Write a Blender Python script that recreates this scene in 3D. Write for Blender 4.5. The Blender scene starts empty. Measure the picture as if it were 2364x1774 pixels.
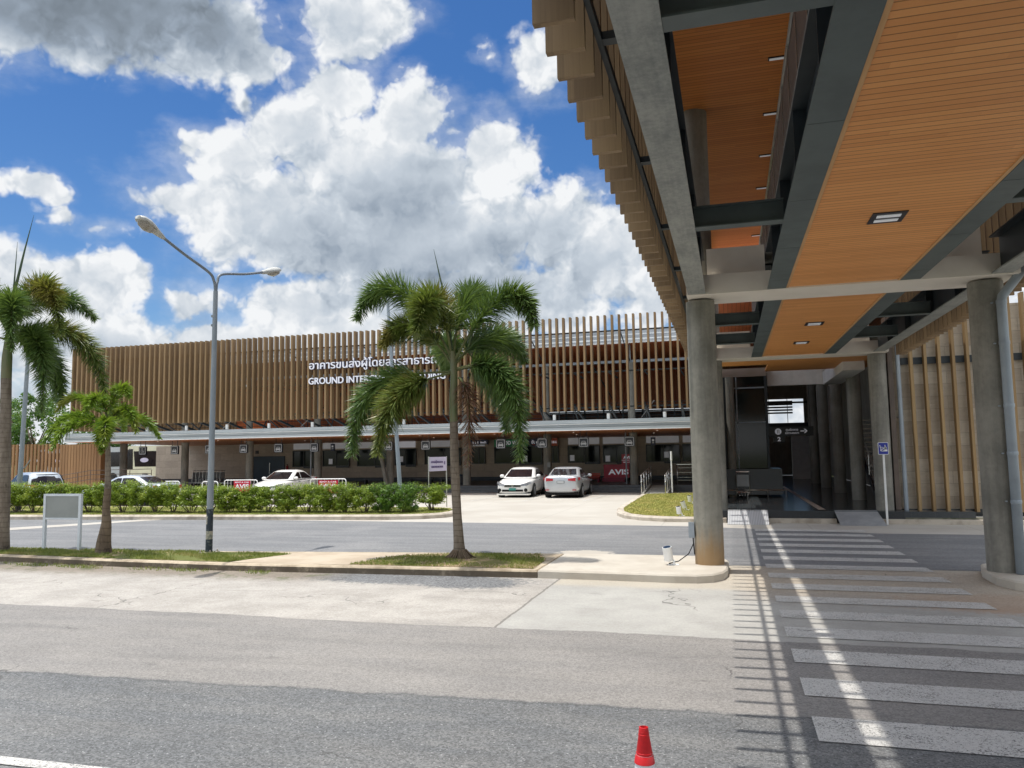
import bpy, bmesh, math, random
from mathutils import Vector, Matrix
random.seed(7)
SC = bpy.context.scene
COL = SC.collection
R = math.radians
# ------------------------------------------------------------------ helpers
class MB:
    def __init__(s): s.v=[]; s.f=[]; s.m=[]; s.k=0
    def poly(s, pts):
        n=len(s.v); s.v += [tuple(p) for p in pts]; s.f.append(list(range(n,n+len(pts)))); s.m.append(s.k)
    def hexa(s, p):
        n=len(s.v); s.v += [tuple(q) for q in p]
        for f in ((0,3,2,1),(4,5,6,7),(0,1,5,4),(1,2,6,5),(2,3,7,6),(3,0,4,7)):
            s.f.append([n+i for i in f]); s.m.append(s.k)
    def box(s,x0,x1,y0,y1,z0,z1):
        s.hexa([(x0,y0,z0),(x1,y0,z0),(x1,y1,z0),(x0,y1,z0),(x0,y0,z1),(x1,y0,z1),(x1,y1,z1),(x0,y1,z1)])
    def sbox(s,x0,x1,y0,y1,z0,z1,fn):
        a,b=fn(y0),fn(y1)
        s.hexa([(x0,y0,a+z0),(x1,y0,a+z0),(x1,y1,b+z0),(x0,y1,b+z0),(x0,y0,a+z1),(x1,y0,a+z1),(x1,y1,b+z1),(x0,y1,b+z1)])
    def bar(s,a,b,w,h,up=(0,0,1)):
        a=Vector(a); b=Vector(b); d=(b-a).normalized(); u=Vector(up)
        if abs(d.dot(u))>.98: u=Vector((0,1,0))
        x=d.cross(u).normalized()*w/2; z=x.cross(d).normalized()*h/2
        s.hexa([a-x-z,a+x-z,b+x-z,b-x-z,a-x+z,a+x+z,b+x+z,b-x+z])
    def tube(s,pts,r,n=8,caps=True):
        pts=[Vector(p) for p in pts]; N=len(pts); base=len(s.v); prev=None
        for i,p in enumerate(pts):
            t=(pts[min(i+1,N-1)]-pts[max(i-1,0)]).normalized()
            if prev is None:
                u=Vector((0,0,1)) if abs(t.z)<.9 else Vector((1,0,0))
                x=t.cross(u).normalized()
            else:
                x=(prev-t*prev.dot(t)).normalized()
            prev=x; y=t.cross(x); rr=r[i] if isinstance(r,(list,tuple)) else r
            for j in range(n):
                a=2*math.pi*j/n; s.v.append(tuple(p+x*math.cos(a)*rr+y*math.sin(a)*rr))
        for i in range(N-1):
            for j in range(n):
                j2=(j+1)%n; s.f.append([base+i*n+j,base+i*n+j2,base+(i+1)*n+j2,base+(i+1)*n+j]); s.m.append(s.k)
        if caps:
            s.f.append([base+j for j in range(n)][::-1]); s.m.append(s.k)
            s.f.append([base+(N-1)*n+j for j in range(n)]); s.m.append(s.k)
    def lathe(s,c,prof,n=32,axis='z',caps=True):
        base=len(s.v)
        for r,z in prof:
            for j in range(n):
                a=2*math.pi*j/n; q=(r*math.cos(a),r*math.sin(a),z)
                if axis=='x': q=(q[2],q[0],q[1])
                if axis=='y': q=(q[0],q[2],q[1])
                s.v.append((c[0]+q[0],c[1]+q[1],c[2]+q[2]))
        for i in range(len(prof)-1):
            for j in range(n):
                j2=(j+1)%n; s.f.append([base+i*n+j,base+i*n+j2,base+(i+1)*n+j2,base+(i+1)*n+j]); s.m.append(s.k)
        if caps:
            s.f.append([base+j for j in range(n)][::-1]); s.m.append(s.k)
            s.f.append([base+(len(prof)-1)*n+j for j in range(n)]); s.m.append(s.k)
    def prism(s,pts,z0,z1,bev=0):
        n=len(pts); b=len(s.v)
        rings=[(pts,z0),(pts,z1)]
        if bev:
            cx=sum(p[0] for p in pts)/n; cy=sum(p[1] for p in pts)/n
            ins=[]
            for i in range(n):
                p0,p,p1=pts[i-1],pts[i],pts[(i+1)%n]
                d0=Vector((p[0]-p0[0],p[1]-p0[1])).normalized(); d1=Vector((p1[0]-p[0],p1[1]-p[1])).normalized()
                nn=Vector((-(d0.y+d1.y),d0.x+d1.x)); nn=nn.normalized() if nn.length>1e-6 else Vector((0,0))
                ins.append((p[0]+nn.x*bev,p[1]+nn.y*bev))
            rings=[(pts,z0),(pts,z1-bev),(ins,z1)]
        for P,z in rings: s.v += [(p[0],p[1],z) for p in P]
        for k in range(len(rings)-1):
            for i in range(n):
                j=(i+1)%n; s.f.append([b+k*n+i,b+k*n+j,b+(k+1)*n+j,b+(k+1)*n+i]); s.m.append(s.k)
        s.f.append([b+(len(rings)-1)*n+i for i in range(n)]); s.m.append(s.k)
        s.f.append([b+i for i in range(n)][::-1]); s.m.append(s.k)
    def extrude_xz(s,pts,y0,y1):
        n=len(pts); b=len(s.v)
        s.v += [(p[0],y0,p[1]) for p in pts]+[(p[0],y1,p[1]) for p in pts]
        for i in range(n):
            j=(i+1)%n; s.f.append([b+i,b+j,b+n+j,b+n+i]); s.m.append(s.k)
        s.f.append([b+i for i in range(n)]); s.m.append(s.k)
        s.f.append([b+n+i for i in range(n)][::-1]); s.m.append(s.k)
    def add_mesh(s,me,mat4=None):
        b=len(s.v)
        for v in me.vertices: s.v.append(tuple(mat4@v.co if mat4 else v.co))
        for p in me.polygons: s.f.append([b+i for i in p.vertices]); s.m.append(s.k)
    def mesh(s,name,mats,off=(0,0,0),smooth=False):
        me=bpy.data.meshes.new(name)
        ox,oy,oz=off
        me.from_pydata([(x-ox,y-oy,z-oz) for x,y,z in s.v],[],s.f)
        if not isinstance(mats,(list,tuple)): mats=[mats]
        for m in mats: me.materials.append(m)
        me.polygons.foreach_set('material_index',s.m)
        if smooth: me.polygons.foreach_set('use_smooth',[True]*len(s.f))
        me.update()
        bm=bmesh.new(); bm.from_mesh(me); bmesh.ops.recalc_face_normals(bm,faces=bm.faces); bm.to_mesh(me); bm.free()
        return me
    def build(s,name,mats,parent=None,smooth=False,auto=None,off=None,local=False):
        """verts are in world coords; parent chain has only translations when built"""
        o_=Vector((0,0,0)); p=parent
        while p is not None: o_=o_+p.location; p=p.parent
        if off is not None: o_=o_+Vector(off)
        if local: o_=Vector((0,0,0))
        me=s.mesh(name,mats,o_,smooth)
        if auto: me.set_sharp_from_angle(angle=R(auto)); 
        o=bpy.data.objects.new(name,me); COL.objects.link(o)
        if parent is not None: o.parent=parent
        if off is not None: o.location=off
        return o
def tag(o,label=None,cat=None,group=None,kind=None):
    if label: o['label']=label
    if cat: o['category']=cat
    if group: o['group']=group
    if kind: o['kind']=kind
    return o
def thing(name,label,cat,loc=(0,0,0),group=None):
    o=bpy.data.objects.new(name,None); o.empty_display_size=.3; COL.objects.link(o); o.location=loc
    return tag(o,label,cat,group)
KIDS={}
def copy_tree(o,parent=None,deep=True):
    kids=[c for c in COL.objects if c.parent==o]
    c=o.copy(); COL.objects.link(c)
    if parent is not None: c.parent=parent
    for k in kids: copy_tree(k,c)
    return c
def text_mesh(body,size,depth,bold=0.0,align='LEFT',spacing=1.0):
    cu=bpy.data.curves.new('lettering','FONT'); cu.body=body; cu.size=size; cu.extrude=depth/2; cu.offset=bold; cu.align_x=align; cu.space_character=spacing
    cu.resolution_u=3
    o=bpy.data.objects.new('lettering',cu); COL.objects.link(o)
    dg=bpy.context.evaluated_depsgraph_get(); me=bpy.data.meshes.new_from_object(o.evaluated_get(dg))
    bpy.data.objects.remove(o); bpy.data.curves.remove(cu)
    return me
def text_front(mb,body,x,y,z,size,depth=.03,bold=0.0,width=None,align='LEFT',height=None):
    """lettering in the XZ plane, read from -Y; x,z = lower left; fitted to width"""
    me=text_mesh(body,size,depth,bold,align)
    if not len(me.vertices): return
    xs=[v.co.x for v in me.vertices]; ys=[v.co.y for v in me.vertices]
    sx=width/(max(xs)-min(xs)) if width else 1; sy=height/max(ys) if height else 1
    x0=min(xs) if width else 0
    M=Matrix(((sx,0,0,x-x0*sx),(0,0,-1,y),(0,sy,0,z),(0,0,0,1)))
    mb.add_mesh(me,M); bpy.data.meshes.remove(me)
# ------------------------------------------------------------------ materials
class NT:
    def __init__(s,tree): s.t=tree; s.n=tree.nodes; s.l=tree.links
    def node(s,typ,**kw):
        n=s.n.new(typ)
        for k,v in kw.items(): setattr(n,k,v)
        return n
    def put(s,sock,val):
        if val is None: return
        if isinstance(val,bpy.types.NodeSocket): s.l.new(val,sock)
        else:
            if isinstance(val,(tuple,list)) and len(val)==3 and sock.type=='RGBA': val=(*val,1)
            sock.default_value=val
    def math(s,op,a,b=None,c=None,clamp=False):
        n=s.node('ShaderNodeMath',operation=op,use_clamp=clamp); s.put(n.inputs[0],a); s.put(n.inputs[1],b); s.put(n.inputs[2],c); return n.outputs[0]
    def vmath(s,op,a,b=None,scale=None):
        n=s.node('ShaderNodeVectorMath',operation=op); s.put(n.inputs[0],a); s.put(n.inputs[1],b)
        if scale is not None: s.put(n.inputs['Scale'],scale)
        return n.outputs['Value'] if op in('LENGTH','DOT_PRODUCT','DISTANCE') else n.outputs[0]
    def mix(s,f,a,b,blend='MIX'):
        n=s.node('ShaderNodeMix',data_type='RGBA',blend_type=blend); s.put(n.inputs[0],f); s.put(n.inputs[6],a); s.put(n.inputs[7],b); return n.outputs[2]
    def smooth(s,x,a,b,lo=0.,hi=1.):
        n=s.node('ShaderNodeMapRange',interpolation_type='SMOOTHSTEP'); s.put(n.inputs[0],x); s.put(n.inputs[1],a); s.put(n.inputs[2],b); s.put(n.inputs[3],lo); s.put(n.inputs[4],hi); return n.outputs[0]
    def lin(s,x,a,b,lo=0.,hi=1.):
        n=s.node('ShaderNodeMapRange'); s.put(n.inputs[0],x); s.put(n.inputs[1],a); s.put(n.inputs[2],b); s.put(n.inputs[3],lo); s.put(n.inputs[4],hi); return n.outputs[0]
    def noise(s,vec,scale,detail=3.,rough=.55,dist=0.,out=0):
        n=s.node('ShaderNodeTexNoise'); s.put(n.inputs['Vector'],vec); s.put(n.inputs['Scale'],scale); s.put(n.inputs['Detail'],detail); s.put(n.inputs['Roughness'],rough); s.put(n.inputs['Distortion'],dist); return n.outputs[out]
    def voro(s,vec,scale,out='Color',feature='F1'):
        n=s.node('ShaderNodeTexVoronoi',feature=feature); s.put(n.inputs['Vector'],vec); s.put(n.inputs['Scale'],scale); return n.outputs[out]
    def white(s,val,dims='1D',out=0):
        n=s.node('ShaderNodeTexWhiteNoise',noise_dimensions=dims); s.put(n.inputs['W' if dims=='1D' else 'Vector'],val); return n.outputs[out]
    def sep(s,v): n=s.node('ShaderNodeSeparateXYZ'); s.put(n.inputs[0],v); return n.outputs
    def comb(s,x,y,z): n=s.node('ShaderNodeCombineXYZ'); s.put(n.inputs[0],x); s.put(n.inputs[1],y); s.put(n.inputs[2],z); return n.outputs[0]
    def obj(s): return s.node('ShaderNodeTexCoord').outputs['Object']
    def pos(s): return s.node('ShaderNodeNewGeometry').outputs['Position']
    def bump(s,h,strength=.3,dist=.01):
        n=s.node('ShaderNodeBump'); s.put(n.inputs['Height'],h); n.inputs['Strength'].default_value=strength; n.inputs['Distance'].default_value=dist; return n.outputs[0]
def newmat(name):
    m=bpy.data.materials.new(name); m.use_nodes=True; nt=NT(m.node_tree)
    bs=m.node_tree.nodes['Principled BSDF']
    return m,nt,bs
def pr(nt,bs,color=None,rough=None,metal=None,normal=None,spec=None,**kw):
    nt.put(bs.inputs['Base Color'],color); nt.put(bs.inputs['Roughness'],rough); nt.put(bs.inputs['Metallic'],metal); nt.put(bs.inputs['Normal'],normal); nt.put(bs.inputs['Specular IOR Level'],spec)
    for k,v in kw.items(): nt.put(bs.inputs[k],v)
def M_(name,c1,c2=None,scale=3.,rough=.6,metal=0.,bump=0.,bscale=60.,stretch=(1,1,1),spec=.5,emit=0.,coat=0.,lo=.35,hi=.65):
    m,nt,bs=newmat(name)
    if c2 is None: c2=tuple(c*.86 for c in c1)
    v=nt.vmath('MULTIPLY',nt.obj(),stretch)
    n=nt.noise(v,scale,5.,.6)
    col=nt.mix(nt.smooth(n,lo,hi),c1,c2)
    nrm=nt.bump(nt.noise(v,bscale,3.),bump,.01) if bump else None
    pr(nt,bs,col,rough,metal,nrm,spec)
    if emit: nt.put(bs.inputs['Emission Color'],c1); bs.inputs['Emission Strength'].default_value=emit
    if coat: bs.inputs['Coat Weight'].default_value=coat; bs.inputs['Coat Roughness'].default_value=.05
    return m
MT={}
def concrete(name,c1,c2,rust=False):
    m,nt,bs=newmat(name); p=nt.obj(); x,y,z=nt.sep(p)
    a=nt.noise(p,1.1,4.,.6); b=nt.noise(nt.vmath('MULTIPLY',p,(9,9,.7)),1.,4.,.6); c=nt.noise(p,14.,5.,.7)
    f=nt.math('ADD',nt.math('MULTIPLY',a,.9),nt.math('ADD',nt.math('MULTIPLY',b,.55),nt.math('MULTIPLY',c,.35)))
    col=nt.mix(nt.smooth(f,.62,1.2),c2,c1)
    sp=nt.smooth(nt.noise(p,7.,6.,.75),.60,.72); col=nt.mix(nt.math('MULTIPLY',sp,.35),col,tuple(k*.45 for k in c2))
    if rust:
        zz=nt.math('ADD',z,nt.math('MULTIPLY',nt.noise(nt.vmath('MULTIPLY',p,(12,12,1)),1.,4.),-.7))
        col=nt.mix(nt.smooth(zz,.55,-.15,0,.75),col,(.34,.2,.075))
    pr(nt,bs,col,.75,0,nt.bump(nt.noise(p,40.,4.),.25,.006),.35); return m
MT['conc']=concrete('raw_concrete',(.30,.285,.245),(.145,.14,.12))
MT['conc_rust']=concrete('raw_concrete_stained',(.31,.295,.25),(.15,.145,.12),True)
MT['conc_dark']=concrete('hall_concrete',(.32,.31,.275),(.19,.185,.162))
MT['cream']=M_('cream_paint',(.76,.71,.62),(.70,.65,.56),1.5,.7,bump=.15,bscale=25)
def plank(name,c1,c2,pw,axis,line=.11,gloss=.45):
    m,nt,bs=newmat(name); p=nt.obj(); x,y,z=nt.sep(p); u=y if axis=='y' else x; w=x if axis=='y' else y
    q=nt.math('DIVIDE',u,pw); i=nt.math('FLOOR',q); fr=nt.math('FRACT',q)
    off=nt.math('MULTIPLY',nt.white(i),37.); seg=nt.math('FLOOR',nt.math('DIVIDE',nt.math('ADD',w,off),2.9))
    t=nt.white(nt.math('ADD',nt.math('MULTIPLY',i,13.1),seg))
    g=nt.noise(nt.comb(nt.math('MULTIPLY',u,60.),nt.math('MULTIPLY',nt.math('ADD',w,off),2.2),0.),1.,5.,.65)
    big=nt.noise(p,.55,3.)
    f=nt.math('ADD',nt.math('MULTIPLY',t,.62),nt.math('ADD',nt.math('MULTIPLY',g,.6),nt.math('MULTIPLY',big,.35)))
    col=nt.mix(nt.smooth(f,.4,1.25),c2,c1)
    ln=nt.math('MAXIMUM',nt.smooth(fr,line,line*.4),nt.smooth(fr,1-line*.4,1.))
    col=nt.mix(nt.math('MULTIPLY',ln,.8),col,tuple(k*.22 for k in c2))
    pr(nt,bs,col,gloss,0,nt.bump(nt.math('SUBTRACT',1.,ln),.5,.004),.4); return m
MT['soffit']=plank('soffit_planks',(.83,.385,.125),(.71,.305,.092),.10,'y')
MT['roofceil']=plank('ceiling_planks',(.66,.26,.07),(.55,.195,.05),.10,'y')
MT['canopy_soffit']=plank('canopy_planks',(.60,.23,.085),(.48,.175,.06),.15,'x')
MT['trim']=M_('pale_trim',(.62,.36,.155),(.54,.30,.12),3,.5,stretch=(6,.6,6))
def fin(name,c1,c2):
    m,nt,bs=newmat(name); p=nt.obj(); x,y,z=nt.sep(p)
    idx=nt.white(nt.comb(nt.math('FLOOR',nt.math('MULTIPLY',x,2.75)),nt.math('FLOOR',nt.math('MULTIPLY',y,2.75)),0.),'3D')
    g=nt.noise(nt.vmath('MULTIPLY',p,(50,50,1.3)),1.,5.,.7)
    st=nt.noise(nt.vmath('MULTIPLY',p,(3,3,.35)),1.,4.,.6)
    f=nt.math('ADD',nt.math('MULTIPLY',g,.55),nt.math('ADD',nt.math('MULTIPLY',idx,.36),nt.math('MULTIPLY',st,.55)))
    pr(nt,bs,nt.mix(nt.smooth(f,.35,1.05),c2,c1),.6,0,None,.3); return m
MT['fin']=fin('wood_fin',(.30,.20,.105),(.165,.105,.055))
MT['fin_gold']=fin('wood_fin_golden',(.36,.245,.12),(.25,.16,.075))
MT['fin_far']=fin('wood_fin_facade',(.33,.22,.115),(.19,.12,.058))
MT['fence']=fin('fence_slat',(.35,.20,.095),(.22,.12,.055))
MT['steel_dk']=M_('dark_steel',(.100,.126,.123),(.078,.098,.097),2.2,.5,bump=.1,bscale=90)
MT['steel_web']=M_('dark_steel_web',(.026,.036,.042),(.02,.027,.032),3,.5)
def galv():
    m,nt,bs=newmat('mottled_steel'); p=nt.obj()
    a=nt.noise(nt.vmath('MULTIPLY',p,(1,.6,1)),2.5,6.,.7); b=nt.noise(p,18.,6.,.75); c=nt.noise(nt.vmath('MULTIPLY',p,(30,2,30)),1.,4.)
    f=nt.math('ADD',nt.math('MULTIPLY',a,.7),nt.math('ADD',nt.math('MULTIPLY',b,.5),nt.math('MULTIPLY',c,.25)))
    pr(nt,bs,nt.mix(nt.smooth(f,.5,.95),(.18,.195,.185),(.36,.365,.335)),.6,0,None,.4); return m
MT['galv']=galv()
MT['metal_lt']=M_('pale_metal',(.40,.43,.445),(.35,.38,.395),1.2,.42,.0,stretch=(.3,1,4))
MT['roof_metal']=M_('roof_metal',(.36,.38,.39),(.26,.28,.29),1.6,.4,.3,stretch=(.25,3,3))
MT['stainless']=M_('stainless',(.60,.60,.58),(.5,.5,.48),4,.28,.9)
MT['pipe']=M_('pipe_grey',(.30,.345,.385),(.26,.30,.335),3,.4)
MT['white']=M_('white_paint',(.80,.80,.78),(.72,.72,.70),3,.5)
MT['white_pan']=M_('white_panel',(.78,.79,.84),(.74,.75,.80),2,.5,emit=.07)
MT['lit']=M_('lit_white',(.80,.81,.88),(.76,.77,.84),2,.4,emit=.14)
MT['lampglow']=M_('lamp_glow',(1.,.95,.85),(1.,.95,.85),2,.4,emit=.35)
MT['sign_white']=M_('sign_white',(.40,.41,.42),(.36,.37,.38),2,.5)
MT['tube_lamp']=M_('lamp_tube',(.85,.87,.9),(.75,.77,.8),2,.3,emit=.12)
MT['black']=M_('black_panel',(.012,.013,.02),(.010,.011,.016),2,.35)
MT['black_rub']=M_('black_rubber',(.018,.018,.018),(.012,.012,.012),6,.8)
MT['navy']=M_('navy_panel',(.012,.02,.07),(.01,.016,.055),2,.4)
MT['blue']=M_('sign_blue',(.015,.03,.32),(.012,.024,.27),2,.4)
MT['green_sign']=M_('sign_green',(.02,.30,.12),(.016,.26,.10),2,.4)
MT['orange_sign']=M_('sign_orange',(.62,.09,.02),(.55,.075,.016),2,.4)
MT['red_sign']=M_('sign_red',(.50,.008,.035),(.44,.006,.03),2,.35)
MT['red_dark']=M_('counter_red',(.34,.006,.04),(.28,.005,.035),2,.3)
MT['red_orange']=M_('bench_red',(.58,.05,.02),(.5,.04,.016),2,.45)
MT['cone_red']=M_('cone_red',(.62,.008,.012),(.50,.006,.01),9,.42,bump=.1,bscale=40)
MT['cone_white']=M_('cone_white',(.72,.73,.74),(.60,.61,.62),7,.5)
MT['glass_dk']=M_('dark_glass',(.008,.012,.016),(.012,.018,.02),.8,.06,spec=.28)
MT['glass_shaft']=M_('shaft_glass',(.008,.012,.011),(.006,.009,.009),.8,.08,spec=.3)
MT['door']=M_('steel_door',(.02,.045,.075),(.016,.036,.06),2,.4)
MT['granite']=M_('dark_granite',(.025,.028,.031),(.016,.019,.021),30,.25)
MT['plinth']=M_('plinth_granite',(.10,.105,.11),(.075,.08,.085),6,.5)
MT['ramp']=M_('ramp_sheet',(.30,.31,.32),(.24,.25,.26),2.5,.5,.2)
MT['board_grey']=M_('board_grey',(.29,.305,.29),(.25,.265,.25),1.4,.5)
MT['board_frame']=M_('board_frame',(.66,.70,.73),(.60,.64,.67),3,.45)
MT['lilac']=M_('banner_lilac',(.60,.56,.70),(.54,.50,.64),2,.6)
MT['ink']=M_('ink_purple',(.16,.12,.26),(.13,.10,.22),2,.6)
MT['carwhite']=M_('car_white',(.82,.81,.78),(.78,.77,.74),1,.25,coat=.6)
MT['carsilver']=M_('car_silver',(.52,.54,.56),(.48,.50,.52),1,.28,.35,coat=.6)
MT['carsky']=M_('car_pale_silver',(.46,.50,.55),(.42,.46,.51),1,.28,.2,coat=.6)
MT['carglass']=M_('car_glass',(.012,.010,.012),(.02,.016,.018),1.5,.08,spec=.35)
MT['arch']=M_('arch_black',(.008,.008,.008),(.006,.006,.006),2,.9)
MT['rim']=M_('alloy',(.45,.45,.46),(.38,.38,.39),4,.3,.8)
MT['tail']=M_('tail_red',(.42,.012,.02),(.35,.01,.016),3,.2,coat=.5)
MT['head']=M_('headlamp',(.30,.31,.33),(.12,.125,.13),6,.12,coat=.8)
MT['plate_g']=M_('plate_green',(.05,.27,.22),(.04,.23,.19),2,.4)
MT['plate_w']=M_('plate_white',(.55,.56,.56),(.5,.51,.51),2,.4)
MT['chrome']=M_('chrome',(.6,.62,.66),(.5,.52,.56),5,.15,1.)
MT['bus_cream']=M_('bus_cream',(.70,.68,.50),(.64,.62,.45),1,.35,coat=.3)
MT['timber']=M_('brown_panel',(.12,.085,.065),(.09,.065,.05),2,.5)
MT['moss']=M_('mossy_concrete',(.20,.19,.15),(.035,.045,.02),2.2,.9,bump=.3,bscale=20)
MT['lampgrey']=M_('lamp_grey',(.19,.22,.25),(.15,.175,.20),4,.45)
MT['lampwhite']=M_('lamp_housing',(.50,.50,.47),(.40,.40,.37),6,.45)
MT['lens']=M_('lamp_lens',(.36,.33,.28),(.22,.20,.17),8,.15,coat=.6)
MT['fire_red']=M_('extinguisher_red',(.35,.015,.015),(.28,.012,.012),3,.4)
MT['soil']=M_('soil',(.17,.12,.08),(.11,.08,.05),4,.95,bump=.4,bscale=30)
MT['beige']=M_('beige_board',(.34,.27,.22),(.30,.24,.19),2,.5)
MT['darkwood']=plank('dark_ceiling',(.60,.175,.065),(.50,.14,.05),.15,'x')
def stone(name,c1,c2,w=.9,h=.45,axis='xz'):
    m,nt,bs=newmat(name); p=nt.obj(); x,y,z=nt.sep(p)
    v=nt.comb(x,z,0.) if axis=='xz' else nt.comb(y,z,0.)
    br=nt.node('ShaderNodeTexBrick',offset=.5); nt.put(br.inputs['Vector'],v); nt.put(br.inputs['Scale'],1.)
    br.inputs['Brick Width'].default_value=w; br.inputs['Row Height'].default_value=h; br.inputs['Mortar Size'].default_value=.004; br.inputs['Mortar Smooth'].default_value=.1; br.inputs['Bias'].default_value=.1
    nt.put(br.inputs['Color1'],c1); nt.put(br.inputs['Color2'],c2); nt.put(br.inputs['Mortar'],tuple(k*.5 for k in c2))
    s1=nt.noise(nt.vmath('MULTIPLY',p,(2.2,2.2,8.)),1.,6.,.7,.6); s2=nt.noise(p,6.,6.,.7); s3=nt.noise(p,.8,3.)
    f=nt.math('ADD',nt.math('MULTIPLY',s1,.6),nt.math('ADD',nt.math('MULTIPLY',s2,.4),nt.math('MULTIPLY',s3,.3)))
    col=nt.mix(nt.smooth(f,.45,1.0,0.,.55),br.outputs['Color'],tuple(k*.42 for k in c2))
    vein=nt.smooth(s1,.60,.68); col=nt.mix(nt.math('MULTIPLY',vein,.25),col,tuple(min(1,k*1.5) for k in c1))
    pr(nt,bs,col,.6,0,nt.bump(s2,.2,.005),.4); return m
MT['stone']=stone('travertine',(.66,.59,.475),(.46,.385,.295),.95,.36)
MT['stone_far']=stone('travertine_facade',(.60,.50,.39),(.47,.385,.30),1.1,.5)
def leafmat(name,c1,c2,c3=None,rough=.4,trans=.25,scale=1.2,spec=.5):
    m,nt,bs=newmat(name); p=nt.obj()
    n=nt.noise(p,scale,3.,.6); k=nt.white(nt.vmath('SNAP',p,(.07,.07,.07)),'3D')
    col=nt.mix(nt.smooth(nt.math('ADD',nt.math('MULTIPLY',n,.7),nt.math('MULTIPLY',k,.4)),.35,.85),c1,c2)
    if c3: col=nt.mix(nt.smooth(nt.noise(p,scale*.8,2.,.5),.54,.66,0,.8),col,c3)
    pr(nt,bs,col,rough,0,None,spec)
    tr=nt.node('ShaderNodeBsdfTranslucent'); nt.put(tr.inputs[0],nt.mix(.5,col,(.25,.35,.03)))
    mx=nt.node('ShaderNodeMixShader'); mx.inputs[0].default_value=trans
    out=m.node_tree.nodes['Material Output']; nt.l.new(bs.outputs[0],mx.inputs[1]); nt.l.new(tr.outputs[0],mx.inputs[2]); nt.l.new(mx.outputs[0],out.inputs[0])
    return m
MT['palm']=leafmat('palm_leaf',(.075,.145,.042),(.16,.24,.065),rough=.36,spec=.6)
MT['palm_old']=leafmat('palm_leaf_old',(.17,.17,.04),(.08,.115,.03),(.25,.18,.05),.4)
MT['palm_mid']=leafmat('palm_leaf_mid',(.10,.15,.035),(.20,.22,.055),(.29,.23,.06),.38)
MT['palm_dead']=leafmat('palm_leaf_dead',(.12,.05,.03),(.20,.10,.06),None,.6,.1)
MT['palm_young']=leafmat('palm_leaf_young',(.22,.32,.03),(.10,.20,.022),(.32,.31,.055),.4,.33)
MT['rachis']=M_('palm_rachis',(.16,.17,.06),(.11,.12,.045),4,.5)
MT['spear']=M_('palm_spear',(.06,.10,.045),(.05,.08,.04),4,.5)
MT['hedge']=leafmat('hedge_leaf',(.25,.335,.03),(.12,.20,.02),(.36,.40,.05),.5,.3,2.5)
MT['hedge_dk']=leafmat('hedge_leaf_dark',(.11,.22,.022),(.055,.13,.015),(.20,.29,.035),.5,.3,2.5)
MT['tree']=leafmat('tree_leaf',(.065,.165,.022),(.03,.085,.014),(.11,.20,.03),.5,.3,.5)
MT['twig']=M_('twig',(.16,.12,.085),(.11,.08,.055),6,.8)
MT['grass']=leafmat('grass_blade',(.22,.24,.055),(.14,.18,.035),(.36,.30,.12),.6,.3,1.1)
MT['lawn_blade']=leafmat('lawn_blade',(.30,.27,.075),(.17,.20,.045),(.34,.28,.10),.6,.3,.8)
def trunkmat(name,c1,c2,rings=9.):
    m,nt,bs=newmat(name); p=nt.obj(); x,y,z=nt.sep(p)
    w=nt.math('FRACT',nt.math('ADD',nt.math('MULTIPLY',z,rings),nt.math('MULTIPLY',nt.noise(p,3.,3.),.8)))
    ring=nt.smooth(w,.16,.02)
    n=nt.noise(nt.vmath('MULTIPLY',p,(6,6,1.6)),1.5,6.,.7); s=nt.smooth(nt.noise(nt.vmath('MULTIPLY',p,(5,5,2)),2.,5.,.7),.58,.68)
    col=nt.mix(nt.smooth(n,.3,.7),c1,c2); col=nt.mix(nt.math('MULTIPLY',ring,.5),col,tuple(k*.4 for k in c2)); col=nt.mix(nt.math('MULTIPLY',s,.6),col,tuple(k*.3 for k in c2))
    pr(nt,bs,col,.85,0,nt.bump(nt.math('ADD',nt.math('MULTIPLY',ring,-1.),n),.4,.02),.3); return m
MT['trunk']=trunkmat('palm_trunk',(.245,.205,.16),(.14,.112,.085))
MT['trunk_b']=trunkmat('palm_trunk_brown',(.20,.15,.10),(.11,.08,.055),7.)
MT['crownshaft']=M_('crownshaft',(.115,.15,.06),(.16,.15,.075),2.5,.45,stretch=(2,2,.6))
def polemat():
    m,nt,bs=newmat('lamp_pole'); p=nt.obj(); x,y,z=nt.sep(p)
    n=nt.noise(nt.vmath('MULTIPLY',p,(8,8,2)),1.5,6.,.7)
    col=nt.mix(nt.smooth(n,.35,.65),(.20,.235,.265),(.255,.28,.30))
    dark=nt.mix(nt.smooth(nt.noise(p,14.,5.,.7),.52,.6),(.018,.028,.04),(.10,.115,.115))
    pale=nt.mix(nt.smooth(nt.noise(p,16.,5.,.7),.45,.6),(.36,.33,.26),(.16,.17,.15))
    band=nt.math('MAXIMUM',nt.math('LESS_THAN',z,.29),nt.math('MULTIPLY',nt.math('GREATER_THAN',z,.46),nt.math('LESS_THAN',z,.92)))
    b2=nt.math('MULTIPLY',nt.math('GREATER_THAN',z,.29),nt.math('LESS_THAN',z,.46))
    b3=nt.math('MULTIPLY',nt.math('GREATER_THAN',z,.60),nt.math('LESS_THAN',z,.76))
    xs=nt.math('LESS_THAN',nt.math('ADD',x,nt.math('MULTIPLY',nt.noise(p,9.,3.),.1)),.055)
    col=nt.mix(band,col,dark); col=nt.mix(b2,col,pale); col=nt.mix(nt.math('MULTIPLY',b3,xs),col,pale)
    pr(nt,bs,col,.5,0,None,.4); return m
MT['pole']=polemat()
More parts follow.
